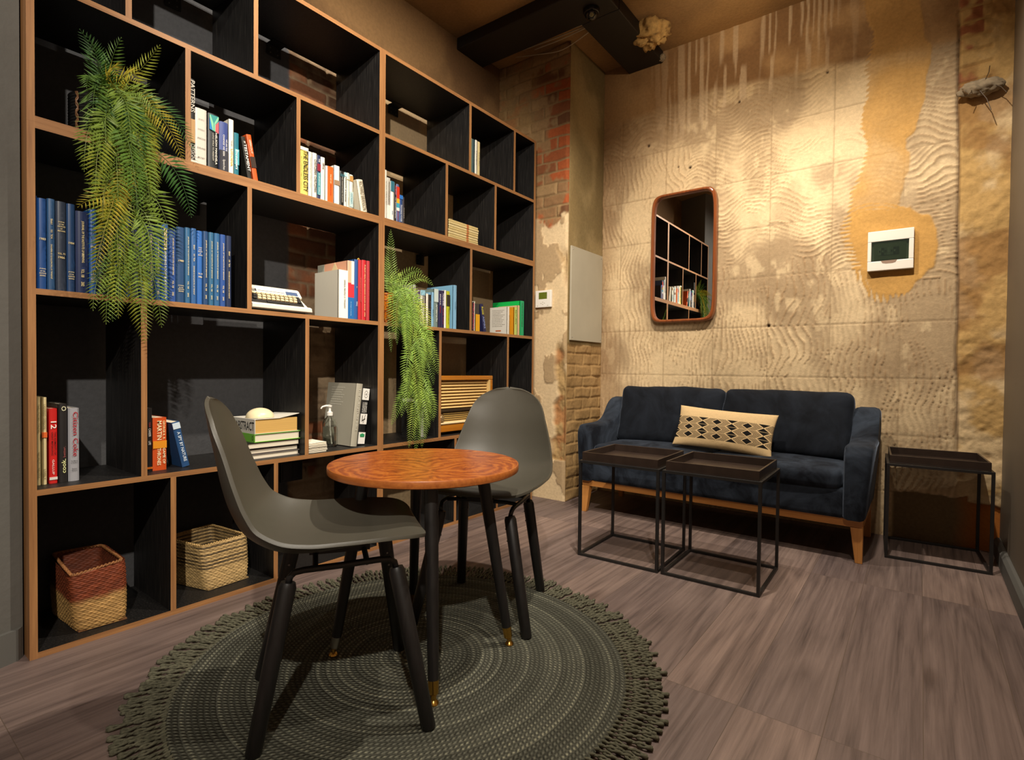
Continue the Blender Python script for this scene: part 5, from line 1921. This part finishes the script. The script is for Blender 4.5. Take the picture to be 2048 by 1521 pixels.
for k in (-1, 1):
    soft('back_cushion', cw + .004, .135, .385, .045, (.0, .030, .006), M_VELVETB, t, (k * cw / 2, .115, .602), rot=(math.radians(-17), 0, 0), n=20, wr=.018, seed=k + 9)
mb = MB()
mb.box(-HW + .035, HW - .035, -.285, -.262, .168, .206)
mb.box(-HW + .035, HW - .035, .24, .262, .168, .206)
mb.box(-HW + .035, -HW + .058, -.262, .24, .168, .206)
mb.box(HW - .058, HW - .035, -.262, .24, .168, .206)
mb.build('base_frame', M_OAK, t, bevel=.002)
for sx in (-1, 1):
    for sy in (-1, 1):
        mb = MB()
        x0 = sx * (HW - .035)
        yy = -.288 if sy < 0 else .265
        w0, w1 = .052, .030
        vs = []
        for zz, w_ in ((0, w1), (.168, w0)):
            xs_ = sorted((x0, x0 - sx * w_))
            ys_ = sorted((yy, yy - sy * w_ * .9))
            vs += [(xs_[0], ys_[0], zz), (xs_[1], ys_[0], zz), (xs_[1], ys_[1], zz), (xs_[0], ys_[1], zz)]
        mb.add(vs, [(3, 2, 1, 0), (4, 5, 6, 7), (0, 1, 5, 4), (1, 2, 6, 5), (2, 3, 7, 6), (3, 0, 4, 7)])
        mb.build('leg', M_OAKV, t, bevel=.002)

# lumbar cushion, woven pattern


def cushion():
    nu, nv = 620, 280
    Wc, Hc = .545, .250
    u, v = np.meshgrid(np.linspace(-1, 1, nu), np.linspace(-1, 1, nv), indexing='ij')
    ed = (1 - u ** 2) ** .42 * (1 - v ** 2) ** .42
    th = .050 * ed
    px = u * Wc / 2 * (1 - .045 * (1 - v ** 2)) 
    pz = v * Hc / 2 * (1 - .075 * (1 - u ** 2) )
    wr = .0016 * (fbm(u * 7 + 3, v * 4 + 9, 4, 200) - .5) * 2
    cream, blk = C3('cdb083'), C3('1b1917')
    # pattern lives in the band v in (-.52,.52), three rows of lozenges
    vb = (v + .66) / 1.10
    inb = (vb > 0) & (vb < 1)
    R = vb * 3.0
    ri = np.floor(R)
    fy = (R - ri) * 2 - 1
    Xs = px / .545 * 3.35 + .62 + .03 * ri
    fx = (Xs - np.floor(Xs)) * 2 - 1
    ax, ay = np.abs(fx), np.abs(fy)
    D = ax + .42 * ay
    k = np.zeros_like(u)
    k = np.where(D < .32, 1, k)
    st = ((D - .42) / .105) % 1
    k = np.where((D > .42) & (D < .945) & (st < .55), 1, k)
    k = np.where((D > 1.03) & (ax > .42 * ay * 0 + .5), 1, k)
    k = np.where(ay > .965, 0, k)
    k = np.where(inb, k, 0)
    c = mixc(cream * (.93 + .14 * fbm(u * 60, v * 30, 2, 201))[..., None], blk, k.astype(float))
    e = thing('cushion', 'cream lumbar cushion with black zigzag lozenge bands on the sofa', 'cushion', (1.238, 3.185, .566))
    e.rotation_euler = (math.radians(-24), math.radians(3.2), 0)
    Pf = np.stack([px, -(th + wr * ed), pz], -1)
    Pb = np.stack([px, th * .8, pz], -1)
    gridmesh('front', Pf, c, M_CUSH, e, flip=False)
    gridmesh('back', Pb[::4, ::4], np.broadcast_to(cream, Pb[::4, ::4].shape).copy(), M_CUSH, e, flip=True)


M_CUSH = attrmat('cushion_cotton', .9, .25, 500, .001, .05, .1)
cushion()

# ------------------------------------------------------------------ tray tables


def tray_table(label, x, y, w, d_, h, rz, tray_dx=0, tray_dy=0):
    t = thing('side_table', label, 'side table', (x, y, 0), rz, 'black tray tables')
    r = .0125
    for zz, nm in ((0, 'bottom_frame'), (h - r, 'top_frame')):
        mb = MB()
        mb.box(0, w, 0, r, zz, zz + r)
        mb.box(0, w, d_ - r, d_, zz, zz + r)
        mb.box(0, r, r, d_ - r, zz, zz + r)
        mb.box(w - r, w, r, d_ - r, zz, zz + r)
        mb.build(nm, M_BLACKMET, t, bevel=.001)
    for a in (0, w - r):
        for b_ in (0, d_ - r):
            mb = MB()
            mb.box(a, a + r, b_, b_ + r, r, h - r)
            mb.build('leg', M_BLACKMET, t)
    mb = MB()
    i0 = .012
    x0, x1, y0, y1 = i0 + tray_dx, w - i0 + tray_dx, i0 + tray_dy, d_ - i0 + tray_dy
    z0_ = h
    mb.box(x0, x1, y0, y1, z0_, z0_ + .006)
    tt, th = .008, .040
    mb.box(x0, x1, y0, y0 + tt, z0_ + .006, z0_ + th)
    mb.box(x0, x1, y1 - tt, y1, z0_ + .006, z0_ + th)
    mb.box(x0, x0 + tt, y0 + tt, y1 - tt, z0_ + .006, z0_ + th)
    mb.box(x1 - tt, x1, y0 + tt, y1 - tt, z0_ + .006, z0_ + th)
    mb.build('tray', M_TRAY, t, bevel=.001)
    return t


tray_table('black framed tray table at the left of the pair in front of the sofa', .817, 2.279, .400, .391, .464, .0316)
tray_table('black framed tray table at the right of the pair in front of the sofa', 1.2305, 2.2936, .407, .391, .464, .0182)
tray_table('black framed tray table beside the sofa in the right corner', 2.008, 3.198, .400, .391, .464, .06)

# ------------------------------------------------------------------ rug
RCX, RCY = .894, 1.140
RR = .645
t = thing('rug', 'round grey green braided rug with fringe under the table and chairs', 'rug', (RCX, RCY, 0))
mb = MB()
mb.lathe([(0, .001), (RR, .001), (RR + .004, .005), (RR, .011), (RR * .98, .012), (0, .012)], n=160)
mb.build('braided_disc', M_RUG, t, smooth='auto')
NT = 228
tas = []
for k in range(NT):
    a = 2 * PI * k / NT + random.uniform(-.004, .004)
    ln = random.uniform(.100, .135)
    a2 = a + random.uniform(-.05, .05)
    p0 = Vector((math.cos(a), math.sin(a), 0)) * (RR - .008)
    dv = Vector((math.cos(a2), math.sin(a2), 0))
    sd = Vector((-dv.y, dv.x, 0))
    mb = MB()
    for s_ in (-1, 1):
        pts, rs = [], []
        for j in range(19):
            f = j / 18
            ph = f * 15 + s_ * PI / 2
            p = p0 + dv * (ln * f) + sd * (.0030 * math.sin(ph) + .002 * s_ + .004 * math.sin(f * 3 + k)) + Vector((0, 0, .0068 + .002 * math.cos(ph) + .0015 * math.sin(f * PI)))
            pts.append(p)
            rs.append(.0037 * (1 + .22 * math.cos(ph * 2)) * (1 if f < .93 else 1.25))
        mb.tube(pts, rs, 6)
    wpos = Vector((RCX, RCY, 0)) + dv * (RR + .06)
    camd = (wpos - Vector((2.1312, 0, .9))).length
    rel = wpos - Vector((2.1312, 0, .9))
    py_ = -rel.dot(CAMU) / rel.dot(CAMF)
    if py_ > .705 + .05:
        camd += 5
    tas.append((camd, mb))
tas.sort(key=lambda q: q[0])
for q in tas[:100]:
    q[1].build('tassel', M_FRINGE, t, smooth=True, recalc=False)
rest = MB()
for q in tas[100:]:
    n0 = len(rest.v)
    rest.v += q[1].v
    rest.f += [tuple(i + n0 for i in f) for f in q[1].f]
    rest.m += q[1].m
o = rest.build('fringe', M_FRINGE, t, smooth=True, recalc=False)
o['kind'] = 'stuff'

# ------------------------------------------------------------------ round table
TCX, TCY, TR, TZ = .870, 1.208, .300, .600
t = thing('round_table', 'small round walnut veneer table on black legs with brass feet', 'table', (TCX, TCY, .0122))
mb = MB()
zt = TZ - .0122
mb.lathe([(0, zt - .024), (TR - .006, zt - .024), (TR - .001, zt - .021), (TR, zt - .016), (TR, zt - .004), (TR - .0015, zt - .001), (TR - .004, zt)], n=128, mi=1)
mb.add([(( TR - .004) * math.cos(2 * PI * j / 128), (TR - .004) * math.sin(2 * PI * j / 128), zt + .0002) for j in range(128)], [tuple(range(128))], 0)
mb.build('tabletop', [M_TOP, M_TOPEDGE], t, smooth='auto')
LC = Vector((.885, 1.188, 0))
for k, (fx_, fy_) in enumerate(((1.122, 1.004), (.706, .984), (1.091, 1.374), (.645, 1.366))):
    f_ = Vector((fx_, fy_, 0))
    d_ = f_ - LC
    top = Vector((LC.x + d_.x * .66, LC.y + d_.y * .66, zt - .026))
    f0 = f_ - Vector((TCX, TCY, 0))
    t0 = top - Vector((TCX, TCY, 0))
    t0.z = zt - .0242

    def P(f):
        return f0.lerp(t0, f)
    mb = MB()
    mb.tube([P(.105), P(.4), P(.8), P(1)], [.0148, .0170, .0195, .020], 20)
    lg = mb.build('leg', M_LEG, t, smooth='auto')
    mb = MB()
    mb.tube([P(.040), P(.046), P(.105)], [.0105, .0135, .0150], 20)
    mb.build('ferrule', M_NICKEL if k in (1,) else M_BRASS, lg, smooth='auto')
    mb = MB()
    mb.lathe([(.0, 0), (.0130, 0), (.0140, .003), (.0115, .008), (.0075, .012), (.0070, .030), (0, .030)], (f0.x, f0.y, 0), 24)
    mb.build('levelling_foot', M_BRASS, lg, smooth='auto')

# ------------------------------------------------------------------ shell chairs
PROF = [(.205, .478, .150, .005), (.17, .483, .190, .012), (.10, .472, .212, .028), (.0, .456, .218, .044), (-.08, .448, .220, .054),
        (-.152, .460, .218, .056), (-.214, .500, .211, .053), (-.246, .553, .202, .05), (-.266, .615, .188, .045), (-.281, .69, .166, .035),
        (-.296, .765, .138, .022), (-.306, .82, .045, .004)]


def chair(label, c, ang):
    t = thing('shell_chair', label, 'chair', (c[0], c[1], .0122), ang, 'shell chairs at the round table')
    zo = .0122
    # dense profile by Catmull-Rom
    n = 8
    A = [np.array(p) for p in PROF]
    D = []
    for i in range(len(A) - 1):
        p0, p1, p2, p3 = A[max(i - 1, 0)], A[i], A[i + 1], A[min(i + 2, len(A) - 1)]
        for j in range(n):
            u = j / n
            D.append(.5 * ((2 * p1) + (p2 - p0) * u + (2 * p0 - 5 * p1 + 4 * p2 - p3) * u * u + (3 * p1 - p0 - 3 * p2 + p3) * u ** 3))
    D.append(A[-1])
    D = np.array(D)
    m_ = len(D)
    # arc length along profile, round off corners of the outline
    sl = np.concatenate([[0], np.cumsum(np.linalg.norm(np.diff(D[:, :2], axis=0), axis=1))])
    L = sl[-1]
    # resample evenly with more rows near the ends
    q = np.linspace(0, 1, 74)
    q = .5 - .5 * np.cos(q * PI)
    q = .55 * q + .45 * np.linspace(0, 1, 74)
    S_ = q * L
    R = np.stack([np.interp(S_, sl, D[:, k]) for k in range(4)], 1)
    hw = R[:, 2].copy()
    # front edge corner radius
    rc = .075
    d0 = S_
    base = np.interp(.075, S_, hw)
    for i in range(len(S_)):
        if d0[i] < rc:
            hw[i] = (base - rc) + math.sqrt(max(0, rc ** 2 - (rc - d0[i]) ** 2))
    d1 = L - S_
    rt = .115
    baset = np.interp(L - rt, S_, R[:, 2])
    for i in range(len(S_)):
        if d1[i] < rt:
            f = 1 - d1[i] / rt
            hw[i] = baset * (1 - .22 * f) * (1 - f ** 3.0) ** (1 / 2.3) + .002 * f
    ns = 41
    s = np.sin(np.linspace(-1, 1, ns) * PI / 2) * .6 + np.linspace(-1, 1, ns) * .4
    T = np.gradient(R[:, :2], axis=0)
    T /= np.linalg.norm(T, axis=1)[:, None]
    N = np.stack([T[:, 1], -T[:, 0]], 1)   # towards the sitter
    P = np.zeros((len(S_), ns, 3))
    for i in range(len(S_)):
        e = R[i, 3] * np.abs(s) ** 2.4 * np.clip(hw[i] / max(.05, R[i, 2]), 0, 1) ** 2
        P[i, :, 0] = R[i, 0] + N[i, 0] * e
        P[i, :, 1] = -s * hw[i]
        P[i, :, 2] = R[i, 1] + N[i, 1] * e - zo
    o = gridmesh('seat_shell', P, None, M_SHELL, t, flip=False)
    md = o.modifiers.new('solid', 'SOLIDIFY')
    md.thickness = .009
    md.offset = -1
    md.use_even_offset = False
    md = o.modifiers.new('bevel', 'BEVEL')
    md.width = .0025
    md.segments = 3
    md.limit_method = 'ANGLE'
    md.angle_limit = math.radians(50)
    feet = {(1, 1): (.205, .200), (1, -1): (.19, -.203), (-1, 1): (-.192, .166), (-1, -1): (-.205, -.168)}
    for (a, b_), (fx_, fy_) in feet.items():
        top = Vector((.133 if a > 0 else -.120, b_ * (.126 if a > 0 else .132), .384 - (0 if a > 0 else .006)))
        bot = Vector((fx_, fy_, 0))
        # local y: left of forward is +y; feet given with right positive
        top.y *= -1
        bot.y *= -1
        dv = (top - bot).normalized()
        mb = MB()
        mb.tube([bot, bot + dv * .004, bot.lerp(top, .5), bot.lerp(top, .97), top], [.0165, .0180, .0195, .0205, .0165], 20)
        lg = mb.build('leg', M_LEG, t, smooth='auto')
        mb = MB()
        for zz in (.045, .085):
            p = top - dv * zz
            inn = Vector((0, 1 if p.y < 0 else -1, 0))
            mb.tube([p + inn * .018, p + inn * .0225], [.0042, .003], 8)
        mb.build('screw', M_SCREW, lg)
    for b_ in (1, -1):
        y = b_
        p = [(-.120, .132 * y, .372), (-.117, .134 * y, .390), (-.106, .136 * y, .401), (-.085, .138 * y, .405), (0, .138 * y, .407), (.09, .135 * y, .410),
             (.115, .133 * y, .408), (.128, .130 * y, .398), (.133, .126 * y, .378)]
        q_ = [Vector(v) for v in p]
        mb = MB()
        mb.tube(q_, .0078, 12)
        mb.build('side_bracket', M_BLACKMET, t, smooth=True)
    mb = MB()
    for xx in (-.06, .06):
        mb.tube([(xx, -.138, .407), (xx, -.09, .412), (xx, .09, .412), (xx, .138, .407)], .007, 10)
    mb.box(-.075, .075, -.05, .05, .410, .424)
    mb.build('under_frame', M_BLACKMET, t)
    return t


chair('dark grey shell chair nearest the camera, seen from its side', (.902, .866), math.atan2(.839, .545))
chair('dark grey shell chair behind the round table facing the camera', (.850, 1.541), math.atan2(-.924, .382))
